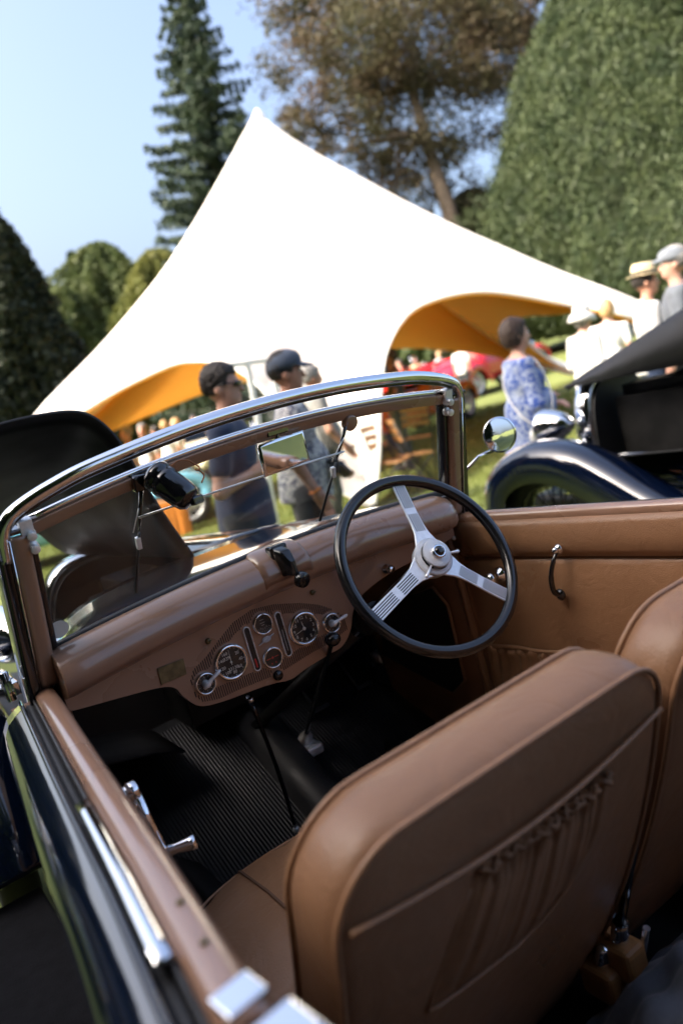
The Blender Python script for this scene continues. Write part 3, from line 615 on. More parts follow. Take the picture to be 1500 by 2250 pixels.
# far-side mirror on its stalk
mcn = atX(1097, 955, .70); st = atX(1004, 1053, .575)
mr = MB().tube([st, mcn*.5+st*.5, mcn+np.array([-.01, .02, -.035])], [.0045, .0045, .006], 10).build('door_mirror', 'chrome', car)
nrm = (CAM-mcn); nrm /= np.linalg.norm(nrm); nrm = nrm+np.array([.55, -.10, .02]); nrm /= np.linalg.norm(nrm)
nrm = np.array([-.30, -.94, .05]); nrm /= np.linalg.norm(nrm)
rm = .046
MB().lathe([(0, -.026), (rm*.55, -.022), (rm*.9, -.010), (rm*1.03, .001), (rm*1.03, .004), (rm*.93, .005)], mcn, nrm, 36).build('mirror_shell', 'chrome', mr)
MB().lathe([(0, .0056), (rm*.4, .0052), (rm*.75, .0040), (rm*.95, .0028)], mcn, nrm, 36).build('mirror_surface', 'mirror', mr)
# ---- seats
def seat_outline(x0, x1, z0, z1, r, n=8):
    o = [(x1, z0), (x1, z1-r)]+[(x1-r+r*math.cos(q), z1-r+r*math.sin(q)) for q in np.linspace(0, math.pi/2, n)][1:]
    o += [(x0+r*1.5+r*1.5*math.cos(q), z1-r*1.5+r*1.5*math.sin(q)) for q in np.linspace(math.pi/2, math.pi, n)]+[(x0, z0)]
    P_ = [np.array(p) for p in o]; L_ = np.concatenate([[0], np.cumsum([np.linalg.norm(b-a) for a, b in zip(P_, P_[1:])])]); T_ = np.linspace(0, L_[-1], 110)
    return [np.array([np.interp(t, L_, [p[0] for p in P_]), np.interp(t, L_, [p[1] for p in P_])]) for t in T_]
def make_seat(x0, x1, name, lab):
    st_ = MB(); r = .062; z0, z1 = .34, .992
    oR = seat_outline(x0, x1, z0, z1-.012, r); oF = seat_outline(x0+.004, x1-.004, z0, z1+.006, r*1.1); n = len(oR)
    yR = lambda z: -.955+(z1-z)*.25+.35*(z1-z)*abs(z1-z)
    yF = lambda z: yR(z)+.100+.03*max(0, (z1-z))
    cx = (x0+x1)/2
    def inner(o, k): return [np.array([cx+(p[0]-cx)*k, z0+(p[1]-z0)*(1-(1-k)*.9)]) for p in o]
    rings = []
    def ring3(o, fy, d): return [np.array([p[0], fy(p[1])+d, p[1]]) for p in o]
    rings += [ring3(inner(oR, k), yR, d) for k, d in ((.25, -.014), (.5, -.013), (.75, -.011), (.92, -.005), (.985, .0))]
    rings += [ring3(oR, yR, .006)]
    for t in (.25, .5, .75):
        o = [np.array([cx+(a[0]*(1-t)+b[0]*t-cx)*(1+.016*math.sin(math.pi*t)), (a[1]*(1-t)+b[1]*t)+.008*math.sin(math.pi*t)*(a[1] > .6)]) for a, b in zip(oR, oF)]
        rings.append([np.array([p[0], yR(p[1])*(1-t)+yF(p[1])*t, p[1]]) for p in o])
    rings += [ring3(oF, yF, -.006)]
    rings += [ring3(inner(oF, k), yF, d) for k, d in ((.97, .004), (.85, .022), (.6, .030), (.25, .030))]
    back = MB().loft(rings).build(name, 'leather', car); back['label'] = lab
    MB().tube([np.array([p[0], yR(p[1])-.001, p[1]]) for p in oR], .0042, 8).build('seat_piping', 'piping', back)
    MB().tube([np.array([p[0], yF(p[1])+.001, p[1]]) for p in oF], .0042, 8).build('seat_piping', 'piping', back)
    yk = [np.array([x, yR(.905)-.0125-.004*(1-((x-cx)/(.5*(x1-x0)))**2), .908-.022*math.sin(math.pi*(x-x0)/(x1-x0))]) for x in np.linspace(x0+.012, x1-.01, 30)]
    MB().tube(yk, .0035, 8).build('yoke_seam', 'piping', back)
    # gathered rear pocket
    G = []; N = 110; rw = np.convolve(RNG.normal(0, 1, N+8), [.1, .25, .3, .25, .1], 'same')[4:N+4]*.0045
    for i in range(N):
        t = i/(N-1); rf = rw[i]+.0012*math.sin(i*1.15); fold = .0022*math.sin(i*.30+.6)+.0012*math.sin(i*.71)
        zt = .872; zb = .685+.11*max(0, (t-.45)/.55)**2.2+.02*(1-t)**3; row = []
        for k, v in enumerate((0, .05, .10, .15, .22, .4, .65, .87, 1.0)):
            xl, xr = cx-.072-.085*v**.8, cx+.152-.012*v; z = zt+(zb-zt)*v; ruff = rf*2.0 if k < 4 else rf*.4
            ball = (.004, .009, .004, .007, .010, .012, .012, .008, .001)[k]
            en = min(1, t/.07, (1-t)/.07); row.append((xl+(xr-xl)*t, yR(z)-.0125+.002*(1-en)-en*(ball+ruff+fold*(0 if k == 8 else min(1, .3+v*1.4))), z+(.003*math.sin(i*.8) if k < 3 else 0)))
        G.append(row)
    pk = MB().grid(G).build('rear_pocket', 'cloth_gather', back)
    MB().tube([np.array(G[i][1])+np.array([0, -.002, 0]) for i in range(0, N, 2)], .0035, 6).build('pocket_hem', 'cloth_gather', back)
    edge = [np.array(G[0][k]) for k in (3, 5, 7)]+[np.array(G[i][8])+np.array([0, -.003, 0]) for i in range(0, N, 6)]+[np.array(G[-1][k]) for k in (7, 5, 3)]
    MB().tube(edge, .0026, 6).build('pocket_piping', 'piping', back)
    # cushion
    cu = MB(); rings = []
    for y, zt, w in ((-.18, .44, .96), (-.172, .50, .985), (-.185, .545, 1), (-.22, .572, 1), (-.30, .582, 1), (-.42, .575, 1), (-.52, .565, 1), (-.60, .55, .99), (-.645, .50, .97)):
        xs = np.linspace(-1, 1, 15); hw = (x1-x0)/2*w
        rings.append([(cx+hw*x, y+.05*(1-x*x)*(y > -.25), zt-.035*abs(x)**5-.006*(abs(math.sin(x*4.4)) < .12)) for x in xs]+[(cx+hw*x, y, .36) for x in xs[::-1]])
    cu = MB().loft(rings).build('seat_cushion', 'leather', car)
    for k, x in ((0, -.40), (1, .40)):
        MB().tube([np.array([cx+(x1-x0)/2*x, y+.042*(y > -.25), z]) for y, z in ((-.182, .50), (-.187, .546), (-.22, .574), (-.30, .583), (-.42, .577), (-.52, .567), (-.60, .552))], .0032, 6).build('cushion_seam', 'seam', cu)
    MB().tube([np.array([cx+(x1-x0)/2*.99*x, -.176+.052*(1-x*x), .542-.03*abs(x)**5]) for x in np.linspace(-1, 1, 24)], .0035, 6).build('cushion_piping', 'piping', cu)
    return back
make_seat(-.500, .028, 'seat_back', 'tan leather passenger seat back with gathered rear pocket')
make_seat(.062, .565, 'seat_back', 'tan leather driver seat back beyond the passenger seat')
# seat hinge rod and feet between the seats
a, b = atX(1418, 1738, .046), atX(1360, 2035, .030)
rod = MB().tube([a, a*.5+b*.5, b], [.004, .006, .0085], 10).build('seat_strut', 'black_gloss', car)
MB().lathe([(.0135, -.012), (.0135, -.004), (.011, .0), (.0125, .004), (.010, .012)], b, (b-a), 18).build('strut_ferrule', 'chrome', rod)
for u, v, x in ((1325, 2095, .005), (1362, 2045, .03)):
    p = atX(u, v, x); MB().lathe([(.014, -.02), (.014, -.004), (.011, .0), (.012, .006), (.007, .014), (0, .016)], p, (0, -.3, 1), 18).build('seat_stud', 'chrome', car)
    MB().box(p+np.array([.0, .01, -.05]), (.05, .07, .06)).build('stud_block', 'wood', car, bevel=.012, seg=3)
pts = [atX(1420, 2040, .06), atX(1412, 2090, .06), atX(1405, 2110, .055)]; MB().tube(pts, .006, 8).build('seat_runner', 'chrome', car)
# ================================================================== front ends and whole vintage cars
def superarch(hw, zb, zt, e, n, a0=0.0, a1=math.pi):
    out = []
    for a in np.linspace(a0, a1, n):
        c, s = math.cos(a), math.sin(a); out.append((hw*math.copysign(abs(c)**e, c), zb+(zt-zb)*abs(s)**e))
    return out
def wheel_at(parent, x, y, z=.36, R=.36, w=.13, spoke='steel_satin', wall='tyre', ns=20, steer=0.0):
    ax = (1 if x > 0 else -1, steer, 0); c = np.array([x, y, z])
    t = MB().lathe([(R*.70, -w*.42), (R*.78, -w*.5), (R*.93, -w*.46), (R, -w*.28), (R*1.01, 0), (R, w*.28), (R*.93, w*.46), (R*.78, w*.5), (R*.70, w*.42)], c, ax, 36, mis=[1, 1, 0, 0, 0, 0, 1, 1]).build('wheel', ['tyre', wall], parent)
    MB().lathe([(R*.70, -w*.42), (R*.66, -w*.35), (R*.62, 0), (R*.66, w*.35), (R*.70, w*.42), (R*.72, 0), (R*.70, -w*.42)], c, ax, 32).build('rim', spoke, t)
    mb = MB(); axn = np.array(ax)/np.linalg.norm(ax); u = np.cross(axn, (0, 0, 1.)); u /= np.linalg.norm(u); v = np.cross(axn, u)
    for k in range(ns):
        q = k*2*math.pi/ns; d = u*math.cos(q)+v*math.sin(q); mb.tube([c+axn*(w*.30 if k % 2 else -w*.1)+d*.03, c+d*R*.65], .0045 if ns > 16 else .012, 5)
    mb.lathe([(.0, w*.55), (.035, w*.5), (.05, w*.35), (.055, -w*.1), (0, -w*.12)], c, axn, 18); mb.build('spokes', spoke, t)
    return t
FPATH = [(1.76, .36), (1.80, .46), (1.785, .58), (1.70, .70), (1.54, .785), (1.36, .81), (1.15, .775), (.96, .68), (.76, .55), (.56, .44), (.34, .385), (.10, .37)]
def fender(parent, s, paint, path, xc=.64, w=.27, name='front_fender'):
    pp = crv([np.array([0, a, b]) for a, b in path], 40); rings = []
    for i, p in enumerate(pp):
        t = pp[min(i+1, 39)]-pp[max(i-1, 0)]; t /= np.linalg.norm(t); n = np.array([0, t[2], -t[1]]); n = n if (n[2] > 0 or (i < 8)) else -n
        if n @ (p-np.array([0, path[0][0]-.48, .3])) < 0: n = -n
        prof = [(-.5, -.085), (-.49, -.03), (-.40, .012), (-.2, .034), (0, .040), (.22, .034), (.42, .010), (.50, -.035), (.51, -.17), (.49, -.17), (.46, -.03), (.2, .018), (0, .024), (-.2, .018), (-.46, -.03)]
        rings.append([p+n*d+np.array([s*(xc+q*w), 0, 0]) for q, d in prof])
    return MB().loft(rings).build(name, paint, parent)
def headlamp(parent, c, r, shell='chrome'):
    h = MB().lathe([(0, -.19*r/.11), (r*.35, -.18*r/.11), (r*.72, -.12*r/.11), (r*.96, -.04*r/.11), (r*1.03, 0), (r*1.06, .012), (r*1.0, .02), (r*.94, .016)], c, (0, 1, 0), 28).build('headlamp', shell, parent)
    MB().lathe([(0, .034), (r*.4, .031), (r*.75, .024), (r*.95, .014)], c, (0, 1, 0), 28).build('lamp_lens', 'lens', h)
    MB().tube([np.asarray(c)+np.array([0, -.05, -r*.9]), np.asarray(c)+np.array([0, -.05, -r*2.2])], .014, 8).build('lamp_stalk', shell, h); return h
def bon(y):   # bonnet half width, bottom, top at y
    return np.interp(y, [0, .42, 1.33], [.555, .50, .27]), np.interp(y, [0, .42, 1.33], [.58, .62, .66]), np.interp(y, [-.02, .1, .42, 1.33], [1.098, 1.104, 1.092, 1.07])
def front_end(parent, paint, mode, engine=True, detail=True, lampc='chrome', fpath=None, board=None):
    # scuttle
    rings = []
    for y in np.linspace(-.012, .42, 7):
        hw, zb, zt = bon(y); e = np.interp(y, [0, .42], [.30, .48]); rings.append([(x, y, z) for x, z in superarch(hw, zb, zt, e, 41)])
    MB().loft(rings, closed=False, caps=False).build('scuttle', paint, parent, solid=.006)
    yb = np.linspace(.425, 1.325, 12)
    def half(a0, a1): return [[(x, y, z) for x, z in superarch(*bon(y)[:1], bon(y)[1], bon(y)[2], np.interp(y, [.42, 1.33], [.48, .55]), 22, a0, a1)] for y in yb]
    if mode != 'rear': MB().loft(half(0, math.pi/2), closed=False, caps=False).build('bonnet_panel', paint, parent, solid=.005)
    if mode == 'closed': MB().loft(half(math.pi/2, math.pi), closed=False, caps=False).build('bonnet_panel', paint, parent, solid=.005)
    if mode == 'left':   # near half swung up on the centre hinge
        A = [(-.015, 1.085), (-.045, 1.17), (-.08, 1.29), (-.105, 1.40), (-.128, 1.465), (-.165, 1.515), (-.215, 1.538), (-.31, 1.547), (-.40, 1.545), (-.50, 1.525)]
        Bq = [(-.015, 1.068), (-.06, 1.085), (-.11, 1.105), (-.145, 1.13), (-.170, 1.165), (-.190, 1.20), (-.215, 1.228), (-.26, 1.245), (-.33, 1.245), (-.42, 1.22)]
        rings = []
        A2, B2 = crv([np.array([a, 0, b]) for a, b in A], 40), crv([np.array([a, 0, b]) for a, b in Bq], 40)
        for t in np.linspace(0, 1, 14): rings.append([a*(1-t)+b*t+np.array([0, .425+t*.90, 0]) for a, b in zip(A2, B2)])
        fl = MB().loft(rings, closed=False, caps=False).build('bonnet_flap', 'bonnet_inner', parent, solid=.008); fl['label'] = 'open black bonnet flap standing up on its hinge'
    if mode == 'rear':   # one-piece lid hinged at the radiator, raised at the scuttle
        def lid(t, w, top):
            y = 1.45-1.42*t; z = 1.085+.42*t; return y, z
        rings = []
        for t in np.linspace(0, 1, 10):
            y, z = lid(t, 0, 0); hw = .25+.20*t; dz = .015+.40*t
            rings.append([(-hw-.03, y+.10*t, z-dz), (-hw-.015, y+.05*t, z-dz*.5), (-hw, y, z-.035), (-hw*.9, y, z-.006), (-hw*.5, y, z+.016), (0, y, z+.024), (hw*.5, y, z+.016), (hw*.9, y, z-.006), (hw, y, z-.035), (hw+.015, y+.05*t, z-dz*.5), (hw+.03, y+.10*t, z-dz)])
        lo = MB().loft(rings, closed=False, caps=False).build('bonnet_lid', 'bonnet_inner', parent, solid=.01); lo['label'] = 'raised black bonnet lid hinged at the radiator'
    # side valances, engine
    for s in (-1, 1):
        MB().grid([[(s*(.20 if not q else .13+.42*q), y, .60+.10*q) for q in (0, .35, .7, 1.0)] for y in np.linspace(.43, 1.9, 8)]).build('inner_wing', 'black_matt', parent, solid=.006)
        MB().grid([[(s*bon(y)[0]*.92, y, .66-.2*0), (s*(bon(y)[0]*.92+.02), y, .40)] for y in yb]).build('valance', paint, parent, solid=.006)
    if engine:
        mb = MB().box((0, .88, .78), (.26, .72, .34)).box((0, .88, .97), (.15, .68, .07)).box((.19, .88, .82), (.10, .5, .08))
        for k in range(0): mb.tube([np.array([-.13, .63+k*.12, .86]), np.array([-.22, .63+k*.12, .84]), np.array([-.25, .60+k*.1, .72])], .024, 8)
        mb.lathe([(.05, 0), (.055, .02), (.055, .14), (.03, .16), (0, .16)], (-.22, .55, .80), (0, 0, 1), 16)
        mb.tube([np.array([-.12, .55, .98]), np.array([.0, .8, 1.02]), np.array([.1, 1.2, .98])], .012, 6)
        mb.build('engine_block', 'engine', parent, bevel=.012)
    # radiator
    rings = [[(x*k, y, .40+(z-.40)*kz) for x, z in superarch(.275, .40, 1.075, .5, 31)] for y, k, kz in ((1.32, 1, 1), (1.335, 1.05, 1.02), (1.42, 1.05, 1.02), (1.445, .97, .985), (1.435, .86, .93))]
    rad = MB().loft(rings, closed=False, caps=False).build('radiator_shell', 'chrome', parent, solid=.006)
    mb = MB()
    for k in range(23 if detail else 9):
        x = -.23+.46*k/(22 if detail else 8); mb.box((x, 1.425, .41+.30*(1-(x/.27)**4)), (.008, .02, .60*(1-(x/.262)**6)))
    mb.build('radiator_grille', 'steel_satin', rad); MB().prism([np.array([x*1.0, 1.30, .41+(z-.41)*.985]) for x, z in superarch(.272, .41, 1.07, .5, 30)], (0, .10, 0)).build('radiator_core', 'black_matt', rad)
    MB().lathe([(.03, 0), (.032, .02), (.02, .035), (0, .04)], (0, 1.38, 1.085), (0, 0, 1), 16).build('radiator_cap', 'chrome', rad)
    for s in (-1, 1):
        fender(parent, s, paint, fpath or FPATH); headlamp(parent, (s*.36, 1.56, .87), .105 if s else .1, lampc)
        wheel_at(parent, s*.64, 1.36, ns=28 if detail else 12, spoke='black_gloss' if mode == 'rear' else 'steel_satin')
        MB().lathe([(.0, .06), (.045, .05), (.06, .02), (.05, -.01), (.02, -.09), (0, -.10)], (s*.46, 1.58, .70), (0, 1, 0), 18).build('horn', 'chrome', parent)
        rb_ = board or (.64, -.25, .24, .85)
        MB().box((s*rb_[0], rb_[1], .36 if not board else .30), (rb_[2], rb_[3], .03)).build('running_board', 'running_rubber', parent, bevel=.008)
    MB().tube([np.array([x, 1.86-.10*(x/.75)**2, .47]) for x in np.linspace(-.75, .75, 20)], .028, 10, flat=.6).build('bumper', 'chrome', parent)
    mb = MB(); mb.tube([np.array([-.6, 1.36, .34]), np.array([.6, 1.36, .34])], .03, 8); [mb.tube([np.array([s*.33, 1.9, .42]), np.array([s*.33, 0, .36]), np.array([s*.33, -2.5, .40])], .04, 6) for s in (-1, 1)]; mb.build('chassis', 'black_matt', parent)
RPATH = [(-1.12, .37), (-1.20, .47), (-1.36, .68), (-1.60, .79), (-1.85, .79), (-2.07, .68), (-2.20, .50), (-2.24, .38)]
def rear_running(parent, paint, detail=True, fend=True, dy=0.0):
    for s in (-1, 1):
        wheel_at(parent, s*.66, -1.72+dy, ns=28 if detail else 12)
        if fend: fender(parent, s, paint, [(a+dy, b) for a, b in RPATH], .68, .27, 'rear_fender')
front_end(car, 'navy_paint', 'left', lampc='chrome', fpath=FPATH[:8]+[(.82, .52), (.76, .44), (.72, .37)], board=(.825, -.30, .43, 2.1))
rear_running(car, 'navy_paint', dy=-.42)
def vintage_car(name, label, loc, heading, paint, trim='leather', mode='closed', detail=False, group=None, scale=1.0, hood=False, lampc='chrome', top=None):
    c = empty(name, label, 'car', loc, heading, group)
    front_end(c, paint, mode, engine=mode != 'closed', detail=detail, lampc=lampc); rear_running(c, paint, detail)
    # tub with a cockpit opening
    rings = []
    prof = [(.0, .33), (.55, .33), (.60, .40), (.625, .62), (.625, .85), (.60, .97), (.56, .99), (.53, .97), (.53, .45), (0, .43)]
    for s in (-1, 1):
        rings = []
        for y, w, h in ((.40, .90, 1.10), (0, 1.0, 1.08), (-.35, 1.05, .98), (-.9, 1.08, .98), (-1.3, 1.05, 1.03)): rings.append([(s*x*w*.95, y, .33+(z-.33)*(h-.33)/.66) for x, z in prof])
        MB().loft(rings).build('body_side', paint, c)
    rings = []
    for y, w, zt in ((-1.25, .63, 1.02), (-1.5, .62, 1.02), (-1.9, .56, .95), (-2.25, .46, .80), (-2.5, .34, .55), (-2.55, .26, .42)): rings.append([(x, y, z) for x, z in superarch(w, .38, zt, .5, 25)])
    MB().loft(rings).build('tail', paint, c)
    for x in (-.27, .27):
        MB().loft([[(x+q*.22, y, z) for q in (-1, -.5, 0, .5, 1)]+[(x+q*.22, y-.10, z-.02) for q in (1, .5, 0, -.5, -1)] for y, z in ((-.62, .45), (-.70, .7), (-.78, .98))]).build('seat_back', trim, c, bevel=.02)
        MB().box((x, -.45, .55), (.44, .5, .14)).build('seat_cushion', trim, c, bevel=.03)
    f_ = MB()
    f_.tube([(-.5, .0, 1.08), (-.48, -.08, 1.38), (0, -.09, 1.40), (.48, -.08, 1.38), (.5, .0, 1.08)], .014, 8); wsf = f_.build('windscreen_frame', 'chrome', c)
    MB().add([(-.5, 0, 1.08), (.5, 0, 1.08), (.48, -.08, 1.38), (-.48, -.08, 1.38)], [(0, 1, 2, 3)], 0, False).build('windscreen_glass', 'clear_glass', wsf)
    MB().tube([np.array([.28+.2*math.sin(a), -.30+.09*math.cos(a), 1.02+.17*math.cos(a)]) for a in np.linspace(0, 2*math.pi, 28, endpoint=False)], .012, 6, loop=True).build('steering_wheel', 'black_gloss', c)
    if hood:
        rings = [[(x*.62, y, z) for x, z in superarch(1, 1.0, zt, .4, 17)] for y, zt in ((-.1, 1.42), (-.5, 1.55), (-1.1, 1.56), (-1.45, 1.35))]
        MB().loft(rings, closed=False, caps=False).build('hood', top or 'black_matt', c, solid=.01)
    if scale != 1.0: c.scale = (scale,)*3
    return c
mat('red_paint', (0.55, 0.012, 0.008), .18, coat=.8); mat('crimson_paint', (0.50, 0.012, 0.030), .2, coat=.8); mat('sky_paint', (0.16, 0.42, 0.58), .2, coat=.8)
mat('rust_paint', (0.52, 0.10, 0.015), .25, coat=.6); mat('cream_paint', (0.62, 0.56, 0.42), .25, coat=.6)
blue = vintage_car('touring_car', 'dark blue vintage car with its bonnet raised, chrome radiator and headlamps', (3.12, .12, 0), 0.0, 'blue_paint', 'leather', 'rear', True)
# ================================================================== lawn, tent, trees
def axes(a0, a1, near, n):
    t = np.linspace(-1, 1, n); return near[0]+(np.sign(t)*np.abs(t)**2.2)*(np.where(t < 0, near[0]-a0, a1-near[0]))
XA, YA = axes(-400, 500, (4.,), 91), axes(-300, 600, (6.,), 91)
def lawn_z(x, y):
    d = math.hypot(x-4, y-4); return .05*math.sin(x*.35+1)*math.sin(y*.28)*min(1, max(0, (d-7)/10)) + .9*min(1, max(0, (d-26)/50))**2
gr = MB().grid([[(x, y, lawn_z(x, y)-.002) for y in YA] for x in XA]).build('ground', 'lawn'); gr['kind'] = 'structure'
def blades(name, n, region, h=.05):
    x = RNG.uniform(region[0], region[1], n); y = RNG.uniform(region[2], region[3], n); a = RNG.uniform(0, 6.28, n); hh = h*RNG.uniform(.5, 1.3, n); w = .006+.006*RNG.random(n)
    z = np.array([lawn_z(p, q) for p, q in zip(x, y)])-.003; ln = RNG.normal(0, .35, (n, 2))*hh[:, None]
    V = np.zeros((n, 3, 3)); V[:, 0] = np.stack([x-w*np.cos(a), y-w*np.sin(a), z], 1); V[:, 1] = np.stack([x+w*np.cos(a), y+w*np.sin(a), z], 1); V[:, 2] = np.stack([x+ln[:, 0], y+ln[:, 1], z+hh], 1)
    return raw(name, V.reshape(-1, 3), np.arange(n*3).reshape(n, 3), 'grass_blade')
def raw(name, V, F, m, parent=None, smooth=False):
    V = np.ascontiguousarray(V, dtype=np.float32); F = np.ascontiguousarray(F, dtype=np.int32); k = F.shape[1]
    me = bpy.data.meshes.new(name); me.vertices.add(len(V)); me.vertices.foreach_set('co', V.ravel())
    me.loops.add(F.size); me.loops.foreach_set('vertex_index', F.ravel()); me.polygons.add(len(F)); me.polygons.foreach_set('loop_start', np.arange(0, F.size, k, dtype=np.int32)); me.polygons.foreach_set('loop_total', np.full(len(F), k, dtype=np.int32))
    me.polygons.foreach_set('use_smooth', np.full(len(F), smooth)); me.update(calc_edges=True); me.validate(); me.materials.append(MAT[m])
    o = bpy.data.objects.new(name, me); col.objects.link(o); o.parent = parent; return o
gb_ = blades('grass', 60000, (1.2, 13, 3.0, 16)); tag(gb_, 'short mown grass blades over the sloping lawn', 'grass'); gb_['kind'] = 'stuff'
# ---- star tent
tent = empty('star_tent', 'big white peaked star tent with amber lining over the lawn', 'tent', (0, 0, 0))
AD = 15.0; APEX = atD(567, 252, AD)
def chain(px, d0, d1):
    n = len(px); L = [0.0]
    for a, b in zip(px, px[1:]): L.append(L[-1]+math.hypot(b[0]-a[0], b[1]-a[1]))
    return [atD(u, v, d0+(d1-d0)*l/L[-1]) for (u, v), l in zip(px, L)]
ridge1 = chain([(556, 252), (490, 375), (430, 480), (360, 590), (280, 690), (200, 780), (130, 850), (80, 905)], AD, 13.5)
e = ridge1[-1]; ridge1 += [e+np.array([-1.3, -.25, -.95]), e+np.array([-2.6, -.4, -1.75])]
F1 = ridge1[-1]*np.array([1, 1, 0]); ridge1[-1] = F1
ridge3 = chain([(578, 252), (600, 275), (700, 340), (800, 395), (900, 450), (1000, 500), (1100, 545), (1200, 590), (1300, 630), (1385, 662)], AD, 11.5)
e = ridge3[-1]; F3 = np.array([e[0]+1.9, e[1]-.6, 0]); ridge3 += [e*.5+F3*.5+np.array([0, 0, .0]), F3]
F2 = atZ(822, 1120, 0.0); ridge2 = [APEX*(1-t)+F2*t-np.array([0, 0, 1.15*math.sin(math.pi*t)**1.0]) for t in np.linspace(0, 1, 12)]
G0 = np.array([APEX[0], APEX[1], 0]); F4 = atZ(1300, 815, 0.0); F5 = G0+np.array([4.5, 8.5, 0])
def sagr(F, s): return [APEX*(1-t)+F*t-np.array([0, 0, s*math.sin(math.pi*t)]) for t in np.linspace(0, 1, 12)]
ridge4, ridge5 = sagr(F4, 1.0), sagr(F5, 1.2)
def panel_grid(ra, rb, edge, n=44, m=26, exact=True):
    A, B_ = crv(ra, 80), crv(rb, 80); E = crv(edge, n); G = []
    def prof(C):
        L = np.linalg.norm(C[-1]-APEX); ax_ = (C[-1]-APEX)/L; q = [(float((p-APEX) @ ax_)/L, p-APEX-ax_*((p-APEX) @ ax_)) for p in C]; xs = [a for a, b in q]; return L, lambda s_: np.array([np.interp(s_, xs, [b[k] for a, b in q]) for k in range(3)])
    LA, fa = prof(A); LB, fb = prof(B_)
    for j in range(n):
        t = j/(n-1); row = []; l = np.linalg.norm(E[j]-APEX); la, lb = min(1, l/LA), min(1, l/LB)
        for i in range(m):
            s = i/(m-1); c = fa(s*la)*(1-t)+fb(s*lb)*t
            if exact: c = c-(fa(la)*(1-t)+fb(lb)*t)*s**3
            row.append(APEX*(1-s)+E[j]*s+c-np.array([0, 0, (.40 if exact else .8)*math.sin(math.pi*s)*max(0, math.sin(math.pi*t))**(1 if exact else .8)]))
        G.append(row)
    return G
def arch_edge(Fa, Fb, h, pull, n=21, ex=2.0):
    out = []
    for t in np.linspace(0, 1, n):
        w = 1-abs(2*t-1)**ex; g = Fa*(1-t)+Fb*t; out.append(g+(G0-g)*pull*w+np.array([0, 0, h*w]))
    return out
dF1 = float((F1-CAM) @ BF); dF2 = float((F2-CAM) @ BF)
eL = [(40, 990), (110, 945), (180, 905), (250, 862), (300, 836), (380, 800), (430, 793), (480, 796), (520, 812), (570, 848), (630, 920), (680, 990), (722, 1060)]
edge12 = [F1]+[atD(u, v, np.interp(k/12, [0, .5, 1], [dF1-.35, 11.0, dF2+.1])) for k, (u, v) in enumerate(eL)]+[F2]
eR = [(833, 1000), (834, 900), (840, 815), (852, 762), (880, 708), (920, 672), (990, 648), (1060, 640), (1140, 648), (1260, 672), (1385, 702)]
edge23 = [F2]+[atD(u, v, np.interp(k/10, [0, .4, 1], [dF2, 10.2, 11.3])) for k, (u, v) in enumerate(eR)]+[F3+np.array([-.3, -.2, .1])]
def mixd(px, d0, d1): return [atD(u, v, d0+(d1-d0)*k/(len(px)-1)) for k, (u, v) in enumerate(px)]
edge34 = [F3]+mixd([(1360, 676), (1250, 655), (1175, 648), (1150, 662), (1180, 698), (1232, 746)], 11.8, 18.6)+[F4]
edge45 = [F4]+mixd([(1236, 757), (1180, 739), (1090, 714), (1000, 701), (905, 694), (800, 705), (700, 760)], 18.6, 19.5)+[F5]
edge51 = [F5]+mixd([(700, 790), (600, 776), (500, 792), (420, 822), (330, 870), (240, 930), (150, 990)], 18.5, 12.6)+[F1]
panels = [(ridge1, ridge2, edge12), (ridge2, ridge3, edge23), (ridge3, ridge4, edge34), (ridge4, ridge5, edge45), (ridge5, ridge1, edge51)]
def inward(p):
    d = np.array([G0[0]-p[0], G0[1]-p[1], 0]); d /= np.linalg.norm(d)+1e-6; return d*.45+np.array([0, 0, -.89])
for ip, (ra, rb, ed) in enumerate(panels):
    Gp = panel_grid(ra, rb, ed, exact=ip < 2); sk = MB().grid(Gp).build('canopy_panel', 'tent_white', tent)
    Gi = [[p+inward(p)*.05*(1 if i > 1 else .3) for i, p in enumerate(r)] for r in Gp]
    MB().grid(Gi).build('lining', 'tent_lining', sk)
    MB().tube([r[-1] for r in Gp], .022, 6).build('edge_hem', 'tent_white', sk)
MB().tube([G0, APEX+np.array([0, 0, .05])], [.07, .05], 10).build('mast', 'white_paint', tent)
MB().lathe([(.12, -.12), (.10, .02), (.03, .10), (0, .12)], APEX, (0, 0, 1), 14).build('mast_cap', 'tent_white', tent)
for F in (F1, F2, F3, F4, F5):
    d = F-G0; d[2] = 0; d /= np.linalg.norm(d); MB().tube([F+np.array([0, 0, .05]), F+d*.7+np.array([0, 0, -.15])], .03, 6).build('ground_strap', 'black_matt', tent)
# ---- trees
def leafq(P, size, asp=1.0, vert=0.0, jit=.4):
    """one quad per point; vert pulls the long axis towards the hanging direction"""
    n = len(P); a = RNG.normal(size=(n, 3)); a[:, 2] = a[:, 2]*(1-vert)-vert*2.2; a /= np.linalg.norm(a, axis=1)[:, None]
    b = RNG.normal(size=(n, 3)); b -= a*(a*b).sum(1)[:, None]; b /= np.linalg.norm(b, axis=1)[:, None]
    s = size*RNG.uniform(1-jit, 1+jit, n)[:, None]; a = a*s*asp; b = b*s
    V = np.stack([P-a*.5, P+b*.5, P+a*.5, P-b*.5], 1).reshape(-1, 3); return V, np.arange(4*n).reshape(n, 4)
def local(P, base): return P-base[None, :]
def tree_root(name, label, top_px, depth, group=None, h=None):
    top = atD(top_px[0], top_px[1], depth); hh = top[2]/UP[2] if h is None else h
    base = top-UP*hh; base[2] = lawn_z(base[0], base[1]); r = empty(name, label, 'tree', base, 0, group, upright=True); return r, hh
